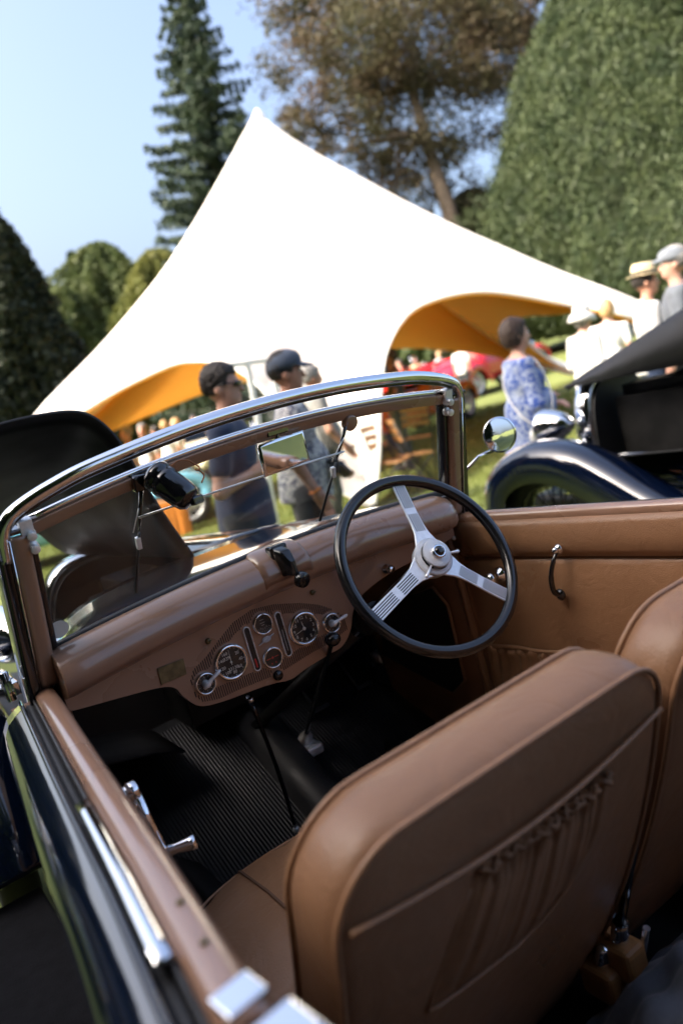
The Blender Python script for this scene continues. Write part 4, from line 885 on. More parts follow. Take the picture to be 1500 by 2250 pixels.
def limb(mb, a, b, r0, r1, n=7, wob=.25):
    P = [np.asarray(a)*(1-t)+np.asarray(b)*t+RNG.normal(0, wob, 3)*math.sin(math.pi*t)*np.array([1, 1, .4]) for t in np.linspace(0, 1, n)]; mb.tube(P, list(np.linspace(r0, r1, n)), 7); return P
def spruce(name, label, px, depth, R, mname='spruce', nb=330, size=.30, h=None, gap=0.0, group=None):
    r, H = tree_root(name, label, px, depth, group, h); P = []; mb = MB(); mb.tube([(0, 0, 0), (.1, 0, H*.5), (0, 0, H*.99)], [.38, .22, .03], 8)
    for i in range(nb):
        t = (i+.5)/nb*.94+.04; t = 1-(1-t)**1.15; L = R*((1-t)**.72+.03)*RNG.uniform(.68, 1.12); a = i*2.399+RNG.normal(0, .25); d = np.array([math.cos(a), math.sin(a), 0]); z = H*t
        s = np.linspace(.1, 1, max(3, int(L*3.2))); pts = d[None]*(L*s)[:, None]+np.stack([0*s, 0*s, z-.16*L*s+.12*L*s**2.5], 1)
        if i % 3 == 0: mb.tube([pts[0], pts[len(pts)//2], pts[-1]], [.05*(1-t)+.012, .02, .006], 5)
        side = np.cross(d, [0, 0, 1.]); k = 44
        q = np.repeat(pts, k, 0); ss = np.repeat(s, k); lat = RNG.normal(0, 1, len(q))*(.10+.42*ss*(1.15-ss)*min(1, L/2.5)); q = q+side[None]*lat[:, None]; q[:, 2] -= np.abs(RNG.normal(0, .20, len(q)))*(.4+.6*(1-t))+np.abs(lat)*.15; q += RNG.normal(0, .05, q.shape); P.append(q)
    P = np.concatenate(P); mb.build('trunk', 'bark', r); V, F = leafq(P, size*.42, 2.6, .45); raw('crown', V, F, mname, r); return r
def dome(name, label, px, depth, R, H0, mname, n=26000, size=.3, vert=0.0, asp=1.3, shape='dome', group=None, h=None, lump=.16, flute=0, core=.86):
    """dense evergreen: leaf sprays on a lumpy shell with a dark inner mass of twigs"""
    r, H = tree_root(name, label, px, depth, group, h) if depth else (empty(name, label, 'tree', px, 0, group, upright=True), h); ph = RNG.uniform(0, 6.28, 8)
    NB = 380 if shape == 'cone' else 70; sa_, st2 = (.035, .06) if shape == 'cone' else (.24, .13); ba, bt, bs_, bm_ = RNG.uniform(0, 6.28, NB), RNG.random(NB), RNG.uniform(.6, 1.6, NB), RNG.normal(0, 1, NB)*(.055 if shape == 'cone' else .12)
    def bumps(t, a):
        s_ = 0.0
        for q1, q2, q3, q4 in zip(ba, bt, bs_, bm_):
            da = (a-q1+math.pi) % (2*math.pi)-math.pi; s_ = s_+q4*np.exp(-(da/(sa_*q3))**2-((t-q2)/(st2*q3))**2)
        return s_
    def rad(t, a):
        b = (np.sqrt(np.clip(1-t**2.2, 0, 1)) if shape == 'dome' else (np.clip(1-t, 0, 1)**.60*np.minimum(1, (t+.05)*9)**.3))
        l = 1+lump*(.5*np.sin(a*3+ph[0]+t*5)+.35*np.sin(a*7+ph[1]-t*9)+.3*np.sin(a*13+ph[2]+t*17))+ bumps(t, a)
        return R*b*l
    t = RNG.random(n)**(.85 if shape == 'dome' else 1.35); a = RNG.uniform(0, 2*math.pi, n) if shape == 'dome' else np.where(RNG.random(n) < .75, RNG.uniform(2.2, 5.6, n), RNG.uniform(0, 2*math.pi, n)); k = 1-np.abs(RNG.normal(0, .07, n)); rr = rad(t, a)*k
    P = np.stack([rr*np.cos(a), rr*np.sin(a), H0*H+t*H*(1-H0)], 1)+RNG.normal(0, .08 if shape == 'dome' else .17, (n, 3)); V, F = leafq(P, size, asp, vert); raw('crown', V, F, mname, r)
    ts = np.linspace(0, .985, 18); As = np.linspace(0, 2*math.pi, 36, endpoint=False)
    MB().loft([[(core*float(rad(np.array(q), np.array(w)))*math.cos(w), core*float(rad(np.array(q), np.array(w)))*math.sin(w), H0*H+q*H*(1-H0)*.97) for w in As] for q in ts]).build('inner_twigs', mname, r)
    MB().tube([(0, 0, -.1), (0, 0, H*.3), (0, 0, H*.8)], [.35, .28, .05], 9).build('trunk', 'bark', r); return r
def clumpy(name, label, base, blobs, mname, n, size, trunk, group=None, upright=True, lean=None, dens=1.0):
    """broadleaf: foliage in blobs (local centre, radius) carried by limbs; gaps stay open"""
    r = empty(name, label, 'tree', base, 0, group, upright=upright); mb = MB(); tp = [np.asarray(p, float) for p in trunk[0]]; mb.tube(crv(tp, 12), list(np.linspace(trunk[1], trunk[2], 12)), 9)
    vol = sum(b[1]**2 for b in blobs); P = []
    for c, R in blobs:
        c = np.asarray(c, float); m = int(n*R**2/vol); s0 = tp[-1] if c[2] > tp[-1][2]-1 else tp[-2]; Lp = limb(mb, s0, c, trunk[2]*.7, .03, 8, .3)
        nsub = max(5, int(R*6)); sc = c+RNG.normal(0, 1, (nsub, 3))*R*.70
        for q in sc[:8]: limb(mb, c, q, .035, .01, 4, .1)
        w = RNG.integers(0, nsub, m); P.append(sc[w]+RNG.normal(0, 1, (m, 3))*R*.23*np.array([1, 1, .75]))
    P = np.concatenate(P); mb.build('trunk', 'bark', r); V, F = leafq(P, size, 1.5, .12); raw('crown', V, F, mname, r); return r
spruce('spruce_tree', 'tall dark spruce rising behind the white tent', (392, -60), 42, 6.4, nb=270, size=.25)
# copper beech: blobs placed over the photographed crown at its own depth
D0 = 50.0; bb = atD(1000, 520, D0); bb = bb-UP*(bb[2]/UP[2]); bb[2] = lawn_z(bb[0], bb[1]); Minv = np.array((Matrix.Translation(Vector(bb)) @ UPROT).inverted())
def loc(u, v, d): return (Minv @ np.append(atD(u, v, d), 1))[:3]
bl = [((u, v), rp, dd) for u, v, rp, dd in ((690, 20, 80, 0), (770, 90, 120, -1), (900, 40, 150, 1), (1050, 50, 130, 2), (1150, 90, 70, 2), (830, 200, 110, -1), (960, 190, 120, 1), (1080, 190, 100, 3), (700, 280, 60, 0), (640, 262, 46, 0), (600, 300, 40, 1), (690, 340, 50, 1), (770, 320, 85, -2), (900, 320, 95, 0), (1040, 320, 70, 3), (860, 405, 60, 0), (1060, 420, 45, 2), (960, 430, 50, 2), (780, -90, 130, 0), (950, -120, 150, 2), (1100, -90, 120, 3), (690, 130, 60, 1), (1000, 0, 120, 4), (1120, 20, 90, 4))]
clumpy('copper_beech_tree', 'large copper and olive leaved tree leaning above the tent', bb, [(loc(u, v, D0+dd*1.3), rp*D0/1750*1.0) for (u, v), rp, dd in bl], 'copper_leaf', 105000, .145, ([loc(1003, 640, D0), loc(995, 500, D0), loc(962, 390, D0), loc(930, 290, D0), loc(905, 190, D0)], .60, .28))
dome('cypress_tree', 'huge dense green conifer with hanging sprays beside the lawn', (1480, -330), 42, 15.2, .0, 'cypress', 270000, .10, .6, 2.4, 'cone', lump=.085, core=.86)
dome('yew_tree', 'dark shaded evergreen left of the tent', (-75, 450), 21, 2.1, .0, 'yew', 46000, .13, .2, 1.6, 'dome', lump=.2)
for px, d, R, mn, lb in (((215, 545), 58, 4.6, 'broadleaf', 'grey green round tree beyond the white tent'), ((345, 560), 55, 4.2, 'broadleaf_yellow', 'yellow green tree between the spruce and the round tree'), ((160, 560), 60, 2.2, 'spruce', 'small dark conifer beside the round tree'), ((130, 640), 50, 2.6, 'broadleaf', 'low bushy tree beyond the dark evergreen'), ((1032, 425), 52, 3.0, 'copper_leaf', 'tawny shrubby tree between the copper tree and the conifer')):
    if mn == 'spruce': spruce('conifer_tree', lb, px, d, R, 'spruce', 120, .5)
    else: dome('round_tree', lb, px, d, R, .12, mn, 30000, .22, 0, 1.3, 'dome', lump=.3, core=.8)
# shading trees on the near side of the lawn, outside the view, whose shadow lies over the parked cars
def shade_tree(name, label, x, y, H, R, n=16000):
    bs = []
    for k in range(22):
        v = RNG.normal(size=3); v /= np.linalg.norm(v); v *= R*RNG.uniform(.25, .78); bs.append(((v[0], v[1], H-R+v[2]*.85), R*RNG.uniform(.34, .5)))
    return clumpy(name, label, (x, y, 0), bs, 'broadleaf', n, .5, ([(0, 0, -.2), (.1, 0, H*.3), (0, .1, H*.55)], .5, .26))
shade_tree('lime_tree', 'tall leafy tree beyond the shading evergreens', -15.8, 3.4, 16, 5.2)
for x, y, R, H, lb in ((-10.5, -9.5, 3.6, 12.5, 'dark evergreen at the rear end of the shading row'), (-10.5, -4.5, 3.6, 13.0, 'dark evergreen behind the parked convertible in the shading row'), (-10.5, .5, 3.6, 12.5, 'dark evergreen abreast of the parked convertible'), (-11.0, 5.2, 3.5, 12.0, 'dark evergreen at the front end of the shading row'), (-3.5, -13.0, 4.0, 11.0, 'unseen dark evergreen added behind the photographer to darken the lawn'), (-9.5, 10.0, 3.2, 7.5, 'low unseen evergreen added ahead of the shading row for dark reflections'), (-8.6, 15.0, 3.2, 7.0, 'low unseen evergreen added far ahead of the shading row for dark reflections'), (-6.6, 21.0, 3.2, 7.0, 'low unseen evergreen added beyond the far end of the shading row for dark reflections')):
    dome('yew_tree', lb, (x, y, 0), None, R, .0, 'yew', 9000, .4, .2, 1.5, 'dome', h=H, lump=.15)  # low ones and the rearmost are added unseen, to darken lawn and reflections
shade_tree('lime_tree', 'tall unseen tree added behind the parked convertible to block the sky', -5.5, -8.5, 15, 5.6)  # unseen, added to keep sky light off the cabin from behind
# far wood that closes the lawn
P = []
for k in range(150):
    u = -900+k*22; d = 85+6*math.sin(k*1.7); hgt = 5.5+2.0*math.sin(k*.9)+1.2*math.sin(k*2.3)
    c = CAM+(FH*d+RH*(u-750)/1750*d); c[2] = lawn_z(c[0], c[1]); m = 330; q = RNG.normal(0, 1, (m, 3))*np.array([1.8, 1.8, hgt*.28])+np.array([c[0], c[1], c[2]+hgt*.42]); P.append(q)
V, F = leafq(np.concatenate(P), .75, 1.3); wd_ = raw('woodland', V, F, 'broadleaf'); tag(wd_, 'far dark wood closing off the lawn', 'woodland'); wd_['kind'] = 'stuff'
# ================================================================== people: one smooth-blended body each, clothes as children
def surfnets(F, o, h):
    s = F < 0; c = np.zeros(tuple(n-1 for n in F.shape), np.int8)
    for i in (0, 1):
        for j in (0, 1):
            for k in (0, 1): c += s[i:F.shape[0]-1+i, j:F.shape[1]-1+j, k:F.shape[2]-1+k]
    act = (c > 0) & (c < 8); idx = -np.ones(act.shape, np.int64); ids = np.argwhere(act); idx[act] = np.arange(len(ids)); acc = np.zeros((len(ids), 3)); cnt = np.zeros(len(ids))
    for ax in range(3):
        b, d = [q for q in range(3) if q != ax]
        for p in (0, 1):
            for q in (0, 1):
                o0 = np.zeros(3, int); o0[b] = p; o0[d] = q; o1 = o0.copy(); o1[ax] = 1
                f0 = F[tuple((ids+o0).T)]; f1 = F[tuple((ids+o1).T)]; m = (f0 < 0) != (f1 < 0); t = np.where(m, f0/(f0-f1+1e-12), 0)
                P = o0[None].astype(float).repeat(len(ids), 0); P[:, ax] += t; acc[m] += P[m]; cnt[m] += 1
    V = (ids+acc/np.maximum(cnt, 1)[:, None])*h+o; Q = []
    for ax in range(3):
        b, d = (ax+1) % 3, (ax+2) % 3; sl0 = [slice(None)]*3; sl1 = [slice(None)]*3; sl0[ax] = slice(0, -1); sl1[ax] = slice(1, None)
        a_, b_ = s[tuple(sl0)], s[tuple(sl1)]; e = np.argwhere(a_ != b_); e = e[(e[:, b] > 0) & (e[:, d] > 0) & (e[:, b] < F.shape[b]-1) & (e[:, d] < F.shape[d]-1)]
        fl = a_[tuple(e.T)]; ob = np.eye(3, dtype=int)[b]; od = np.eye(3, dtype=int)[d]
        q = np.stack([idx[tuple((e-ob-od).T)], idx[tuple((e-od).T)], idx[tuple(e.T)], idx[tuple((e-ob).T)]], 1); q[~fl] = q[~fl][:, ::-1]; Q.append(q)
    Q = np.concatenate(Q); Q = Q[(Q >= 0).all(1)]; return V, Q
def sdf(prims, h, cut=None, k=.025):
    """prims: ('c',a,b,ra,rb) tapered capsule, ('e',centre,radii[,R]) ellipsoid; a trailing '-' kind carves"""
    lo = np.array([9.]*3); hi = -lo
    for p in prims:
        if p[0][0] == 'c': r = max(p[3], p[4]); l = np.minimum(p[1], p[2])-r; u = np.maximum(p[1], p[2])+r
        else: r = max(p[2]); l = np.asarray(p[1])-r; u = np.asarray(p[1])+r
        if '-' not in p[0]: lo = np.minimum(lo, l); hi = np.maximum(hi, u)
    lo -= 3*h+.02; hi += 3*h+.02; n = np.ceil((hi-lo)/h).astype(int)+1; F = np.full(n, .5, np.float32); ax = [lo[i]+h*np.arange(n[i]) for i in range(3)]
    for p in prims:
        pad = .075
        if p[0][0] == 'c': r = max(p[3], p[4]); l = np.minimum(p[1], p[2])-r-pad; u = np.maximum(p[1], p[2])+r+pad
        else: r = max(p[2]); l = np.asarray(p[1])-r-pad; u = np.asarray(p[1])+r+pad
        i0 = np.clip(np.floor((l-lo)/h).astype(int), 0, n); i1 = np.clip(np.ceil((u-lo)/h).astype(int), 0, n)
        if (i1 <= i0).any(): continue
        X, Y_, Z = np.meshgrid(ax[0][i0[0]:i1[0]], ax[1][i0[1]:i1[1]], ax[2][i0[2]:i1[2]], indexing='ij'); Pt = np.stack([X, Y_, Z], -1).astype(np.float32)
        if p[0][0] == 'c':
            a, b = np.asarray(p[1], np.float32), np.asarray(p[2], np.float32); ba = b-a; t = np.clip(((Pt-a) @ ba)/(ba @ ba+1e-9), 0, 1); D = np.linalg.norm(Pt-a-t[..., None]*ba, axis=-1)-(p[3]+(p[4]-p[3])*t)
        else:
            q = Pt-np.asarray(p[1], np.float32)
            if len(p) > 3 and p[3] is not None: q = q @ np.asarray(p[3], np.float32)
            rr = np.asarray(p[2], np.float32); k0 = np.linalg.norm(q/rr, axis=-1); k1 = np.linalg.norm(q/(rr*rr), axis=-1)+1e-6; D = k0*(k0-1)/k1
        sl = tuple(slice(a, b) for a, b in zip(i0, i1)); G_ = F[sl]
        if '-' in p[0]: F[sl] = np.maximum(G_, -D)
        else:
            kk = k if '!' not in p[0] else .006; hh = np.clip(.5+.5*(G_-D)/kk, 0, 1); F[sl] = G_*(1-hh)+D*hh-kk*hh*(1-hh)
    if cut is not None:
        X, Y_, Z = np.meshgrid(*ax, indexing='ij'); F = np.maximum(F, cut(X, Y_, Z).astype(np.float32))
    return surfnets(F, lo, h)
def fmat(name, a, b, scale, bump=0.3, vor=True):
    m = mat(name, a, .85, bump=bump, bscale=220, sheen=.15); nt = m.node_tree; bs = nt.nodes['Principled BSDF']; tc = nt.nodes.new('ShaderNodeTexCoord')
    nz = nt.nodes.new('ShaderNodeTexNoise'); nz.inputs['Scale'].default_value = scale; nz.inputs['Detail'].default_value = 3; nz.inputs['Distortion'].default_value = 1.6
    nt.links.new(tc.outputs['Object'], nz.inputs['Vector']); r = nt.nodes.new('ShaderNodeMapRange'); r.inputs[1].default_value = .46; r.inputs[2].default_value = .54; nt.links.new(nz.outputs['Fac'], r.inputs[0])
    mx = nt.nodes.new('ShaderNodeMix'); mx.data_type = 'RGBA'; mx.inputs[6].default_value = (*a, 1); mx.inputs[7].default_value = (*b, 1); nt.links.new(r.outputs[0], mx.inputs[0]); nt.links.new(mx.outputs[2], bs.inputs['Base Color'])
mat('skin', (.56, .32, .235), .55, noise=.06, nscale=30, spec=.35); mat('skin_tan', (.42, .215, .145), .55, noise=.08, nscale=30, spec=.35); mat('skin_dark', (.12, .06, .04), .5, noise=.08, nscale=30)
for nm, c_ in (('navy_cotton', (.018, .032, .075)), ('charcoal_cotton', (.030, .032, .038)), ('grey_cotton', (.20, .20, .19)), ('white_cotton', (.72, .72, .70)), ('denim', (.025, .045, .10)), ('cap_blue', (.055, .075, .115)), ('straw', (.62, .50, .30)), ('tweed', (.16, .18, .21)), ('pale_linen', (.56, .56, .54)), ('pink_cotton', (.52, .16, .15)), ('olive_cotton', (.07, .075, .055)), ('black_cotton', (.012, .012, .014)), ('blue_cotton', (.06, .16, .36))): mat(nm, c_, .9, noise=.10, nscale=25, bump=.35, bscale=160, sheen=.2)
fmat('blue_floral', (.035, .085, .34), (.34, .40, .52), 26); fmat('grey_floral', (.10, .11, .17), (.58, .58, .57), 30)
for nm, c_ in (('hair_dark', (.022, .016, .013)), ('hair_brown', (.055, .034, .024)), ('hair_grey', (.26, .25, .24)), ('hair_blond', (.42, .27, .12))): mat(nm, c_, .6, noise=.35, nscale=60, bump=.8, bscale=120)
mat('eye_white', (.7, .68, .64), .3); mat('lip', (.33, .11, .09), .5); mat('dark_lens', (.006, .006, .007), .08, coat=.5)
def hand(pr, w, d, l, curl, side, hs=1.0):
    """palm and five fingers from wrist w along d; l is the knuckle row direction (towards the thumb)"""
    d = np.asarray(d, float); d /= np.linalg.norm(d); l = np.asarray(l, float); l = l-d*(l @ d); l /= np.linalg.norm(l); nn = np.cross(d, l)*side
    for q in (-.5, .1, .6): pr.append(('c', w+l*q*.028*hs, w+d*.080*hs+l*q*.038*hs, .020*hs, .017*hs))
    for q, L in ((-1, .060), (-.35, .074), (.3, .080), (.95, .072)):
        a = w+d*.082*hs+l*q*.024*hs; L *= hs; d1 = d*math.cos(curl*.6)+nn*math.sin(curl*.6); d2 = d*math.cos(curl*1.5)+nn*math.sin(curl*1.5)
        b = a+d1*L*.5; pr += [('c!', a, b, .0095*hs, .0088*hs), ('c!', b, b+d2*L*.5, .0088*hs, .0072*hs)]
    a = w+d*.022*hs+l*.030*hs; b = a+(d*.65+l*.75)*.040*hs; pr += [('c!', a, b, .0125*hs, .0105*hs), ('c!', b, b+(d*.85+l*.2+nn*.35*curl)*.034*hs, .0105*hs, .0082*hs)]
def person(label, loc, heading, H=1.72, res=.012, skin='skin', hair='hair_dark', hairstyle='short', top='navy_cotton', legs='charcoal_cotton', arms=None, head=(0, 0), sleeve='short', kind='shirt', belly=0.0, stance=.095, group=None, lean=0.0, bust=0.0):
    k = H/1.75; r = empty('person', label, 'person', loc, heading, group, upright=True); r.scale = (k, k, k); A = np.array
    R_ = np.array((Matrix.Rotation(head[0], 3, 'Z') @ Matrix.Rotation(head[1], 3, 'X'))); hc = A([0, .0, 1.53+lean*0])
    ho = A([0, lean*.62, 0])
    def hp_(p): return hc+R_ @ (A(p)-A([0, 0, 1.53]))+ho
    tq = lambda p: A(p)+A([0, lean*(p[2]-.93), 0]) if p[2] > .93 else A(p)
    pr = []; le = []; to = []
    for s in (-1, 1):
        hip, kn, an = A([s*.088, 0, .90]), A([s*stance, .015, .485]), A([s*stance, -.02, .085]); toe = A([s*(stance+.02), .135, .028])
        le += [('c', hip, kn, .088, .057), ('c', kn, an, .058, .038), ('e', A([s*stance, -.03, .36]), (.055, .06, .12))]; pr += [('c', an, A([s*stance, -.045, .03]), .04, .03), ('c', A([s*stance, -.03, .035]), toe, .036, .028)]
    to += [('e', A([0, 0, .945]), (.168, .118+belly*.3, .12)), ('e', tq((0, .012+belly*.5, 1.07)), (.146+belly*.4, .105+belly, .17)), ('e', tq((0, .0, 1.28)), (.165, .112, .185)), ('c', tq((-.135, -.012, 1.405)), tq((.135, -.012, 1.405)), .062, .062), ('c', tq((-.06, -.01, 1.44)), tq((.06, -.01, 1.44)), .05, .05)]
    if bust: to += [('e', tq((s*.07, .085, 1.27)), (.07, .06, .07)) for s in (-1, 1)]
    nk = [('c', tq((0, -.012, 1.42)), hp_((0, .012, 1.55)), .056, .050)]
    hd = [('e', hp_((0, -.004, 1.652)), (.074, .096, .100), R_), ('e', hp_((0, .036, 1.60)), (.060, .062, .078), R_), ('e', hp_((0, .060, 1.553)), (.038, .036, .030), R_), ('c!', hp_((0, .094, 1.645)), hp_((0, .113, 1.606)), .008, .0135), ('c!', hp_((-.036, .086, 1.662)), hp_((.036, .086, 1.662)), .010, .010), ('e!', hp_((-.076, -.004, 1.618)), (.011, .022, .031), R_), ('e!', hp_((.076, -.004, 1.618)), (.011, .022, .031), R_), ('e!', hp_((0, .090, 1.575)), (.024, .014, .010), R_), ('e-', hp_((-.034, .101, 1.640)), (.017, .012, .010), R_), ('e-', hp_((.034, .101, 1.640)), (.017, .012, .010), R_)]
    ar = []; sl_ = []; hn = []
    arms = arms or [((.225, -.02, 1.13), (.23, .06, .89)), ((-.225, -.02, 1.13), (-.23, .06, .89))]
    for s, (el, wr) in zip((1, -1), arms):
        sh = tq((s*.185, -.012, 1.395)); el, wr = A(el), A(wr); el, wr = tq(el), tq(wr)
        ar += [('c', sh, el, .052, .041), ('c', el, wr, .041, .027)]; d = (wr-el)/np.linalg.norm(wr-el); fw = A([0, 1., 0]) if abs(d[1]) < .7 else A([0, 0, 1.]); hand(hn, wr, d, fw, .55, s)
        f = .62; m = sh*(1-f)+el*f
        sl_ += [('c', sh, m, .066, .060)] if sleeve == 'short' else [('c', sh, el, .066, .056), ('c', el, wr*.9+el*.1, .055, .042)]
    V, F = sdf(le+pr+to+nk+hd+ar+hn, res); body = raw('body', V, F, skin, r, True)
    grow = lambda L, g: [(p[0], p[1], p[2], p[3]+g, p[4]+g) if p[0][0] == 'c' else (p[0], p[1], tuple(q+g for q in p[2]))+tuple(p[3:]) for p in L]
    rc = max(res, .012)
    if kind == 'dress':
        sk = [('c', A([0, .0, 1.02]), A([0, .01, .46]), .155, .235), ('c', A([-.05, 0, .98]), A([-.07, .01, .46]), .12, .17), ('c', A([.05, 0, .98]), A([.07, .01, .46]), .12, .17)]
        V, F = sdf(grow(to, .016)+sl_+sk, rc, lambda X, Y_, Z: np.maximum(Z-1.452, .36-Z), .04); raw('dress', V, F, top, r, True)
    else:
        hem = .84 if kind == 'shirt' else .74
        sk = [('c', A([0, .005+belly*.4, 1.04]), A([0, .005, hem]), .155+belly*.5, .165+belly*.3)]
        V, F = sdf(grow(to, .016)+sl_+sk, rc, lambda X, Y_, Z: np.maximum(Z-1.458, hem-Z), .035); raw('shirt', V, F, top, r, True)
        MB().tube([A([.062*math.cos(q), -.012+.062*math.sin(q), 1.462+.018*(-math.sin(q))])+ho*.75 for q in np.linspace(0, 2*math.pi, 20, endpoint=False)], .012, 6, loop=True).build('collar', top, r)
    V, F = sdf(grow(le, .020)+[('e', A([0, 0, .93]), (.178, .128, .11))], rc, lambda X, Y_, Z: np.maximum(Z-1.0, .05-Z), .03); raw('trousers', V, F, legs if kind != 'dress' else skin, r, True) if kind != 'dress' else None
    for s in (-1, 1):
        V, F = sdf([('c', A([s*stance, -.045, .04]), A([s*(stance+.018), .12, .036]), .046, .042), ('c', A([s*stance, -.03, .06]), A([s*stance, -.025, .10]), .048, .046)], .014, lambda X, Y_, Z: .002-Z); raw('shoe', V, F, 'black_cotton', r, True)
    # hair
    if hairstyle:
        hs = [('e', hp_((0, -.014, 1.666)), (.086, .104, .110), R_), ('e', hp_((.01, .03, 1.705)), (.062, .06, .05), R_)]
        if hairstyle == 'bob': hs += [('e', hp_((0, -.03, 1.63)), (.092, .088, .105), R_)]
        if hairstyle == 'long': hs += [('e', hp_((0, -.045, 1.58)), (.090, .07, .14), R_)]
        Ri = R_.T
        def cutf(X, Y_, Z):
            q = np.stack([X, Y_, Z], -1)-hc-ho; q = q @ R_; y, z = q[..., 1], q[..., 2]+1.53
            face = np.minimum(y-(.052 if hairstyle == 'short' else .06), 1.695-z); low = (1.595-z) if hairstyle == 'short' else (1.545-z if hairstyle == 'bob' else 1.46-z); ear = np.minimum(y+.012, 1.632-z) if hairstyle == 'short' else -np.ones_like(y)
            return np.maximum(np.maximum(face, low), ear)
        V, F = sdf(hs, max(res*.8, .009), cutf, .02); V = V+RNG.normal(0, .0030, V.shape); raw('hair', V, F, hair, r, True)
    for s in (-1, 1):
        MB().ell(hp_((s*.034, .088, 1.640)), (.013, .010, .009), 10).build('eye', 'eye_white', r); MB().ell(hp_((s*.034, .0965, 1.640)), (.006, .004, .006), 8).build('iris', 'hair_dark', r)
    MB().ell(hp_((0, .098, 1.577)), (.022, .007, .0055), 10).build('mouth', 'lip', r)
    r['_h'] = 1; del r['_h']
    return r, hp_, R_
def stand(u, v, h):   # feet of a person of height h whose crown shows at (u, v)
    q = atZ(u, v, h*UP[2]); f = q-UP*h; f[2] = 0; return f
def stand_d(u, v, d):
    q = atD(u, v, d); g = q-UP*(q[2]/UP[2]); g[2] = lawn_z(g[0], g[1]); return g
HR = -(YAW+math.pi/2)       # facing to the right across the view
def cap(r, hp_, R_, m='cap_blue', peak=True, flat=False):
    mb = MB(); rings = []
    for t, rr in ((1.655, 1.06), (1.685, 1.08), (1.715, 1.04), (1.742, .85), (1.757, .45), (1.760, .02)): rings.append([hp_((.083*rr*math.cos(q), -.006+.103*rr*math.sin(q)+(.012*(1.0 if flat else 0)), t+(.018*math.sin(q) if not flat else .0))) for q in np.linspace(0, 2*math.pi, 24, endpoint=False)])
    c = mb.loft(rings, caps=False).build('cap', m, r, solid=.004)
    MB().grid([[hp_((.078*math.sin(a)*(1-.25*t), .080*math.cos(a)+.02+.075*t*math.cos(a*.6), 1.690-.020*t-.012*abs(math.sin(a)))) for a in np.linspace(-1.15, 1.15, 13)] for t in np.linspace(0, 1, 5)]).build('peak', m, c, solid=.005); return c
def brimhat(r, hp_, m, crown_h=.11, brim=.155, droop=.01, band=None, rad=.092):
    n = 32; prof = [(brim, -droop), (brim*.8, .002), (rad*1.06, .006), (rad, .012), (rad*.98, crown_h*.7), (rad*.85, crown_h), (rad*.4, crown_h*.98), (.001, crown_h*.95)]
    h_ = MB().loft([[hp_((q_*math.cos(a)*.92, -.006+q_*math.sin(a)*1.10, 1.690+z)) for a in np.linspace(0, 2*math.pi, n, endpoint=False)] for q_, z in prof], caps=False).build('hat', m, r, solid=.004)
    if band: MB().loft([[hp_((rad*1.02*math.cos(a)*.93, -.006+rad*1.02*math.sin(a)*1.11, 1.690+z)) for a in np.linspace(0, 2*math.pi, n, endpoint=False)] for z in (.012, .040)], caps=False).build('hat_band', band, h_)
    return h_
def glasses(r, hp_, dark=True):
    mb = MB()
    for s in (-1, 1):
        mb.loft([[hp_((s*(.012+.052*a), .112-.030*a*a-.0*b, 1.640+b*.017*(1-.3*a))) for b in (-1, -.5, 0, .5, 1)] for a in np.linspace(0, 1, 6)], closed=False, caps=False)
        mb.tube([hp_((s*.064, .082, 1.646)), hp_((s*.080, .04, 1.646)), hp_((s*.082, -.02, 1.636))], .003, 6)
    mb.tube([hp_((-.014, .113, 1.648)), hp_((.014, .113, 1.648))], .003, 6); mb.build('sunglasses' if dark else 'spectacles', 'dark_lens' if dark else 'clear_glass', r, solid=.003)
# -- the pair by the windscreen
r, h_, R_ = person('young man in navy polo shirt and dark sunglasses holding a phone', stand(477, 803, 1.71), HR-.10, 1.71, .009, 'skin', 'hair_dark', 'short', 'navy_cotton', 'charcoal_cotton', [((.225, -.06, 1.09), (.13, .14, 1.16)), ((-.22, -.03, 1.10), (-.09, .17, 1.20))], (-.05, -.02)); glasses(r, h_)
boy = r
r, h_, R_ = person('man in blue cap and grey floral shirt with an orange wristband', stand(617, 770, 1.73), HR+.12, 1.71, .009, 'skin_tan', 'hair_dark', 'short', 'grey_floral', 'charcoal_cotton', [((.245, -.05, 1.10), (.23, .05, .88)), ((-.24, .0, 1.12), (-.12, .20, 1.00))], (-.1, -.04), belly=.03); cap(r, h_, R_)
MB().tube([np.array([.2315+.033*math.cos(q), .036+.031*math.sin(q), .912+.012*math.sin(q)]) for q in np.linspace(0, 2*math.pi, 16, endpoint=False)], .008, 6, loop=True).build('wristband', 'orange_cloth', r)
capman = r
r, h_, R_ = person('grey haired man in grey jacket standing beyond the capped man', stand(678, 800, 1.72), HR+.3, 1.70, .011, 'skin_tan', 'hair_grey', 'short', 'grey_cotton', 'olive_cotton', [((.26, .02, 1.11), (.25, .16, .92)), ((-.24, .0, 1.12), (-.24, .1, .9))], (.0, 0), belly=.05, sleeve='short')
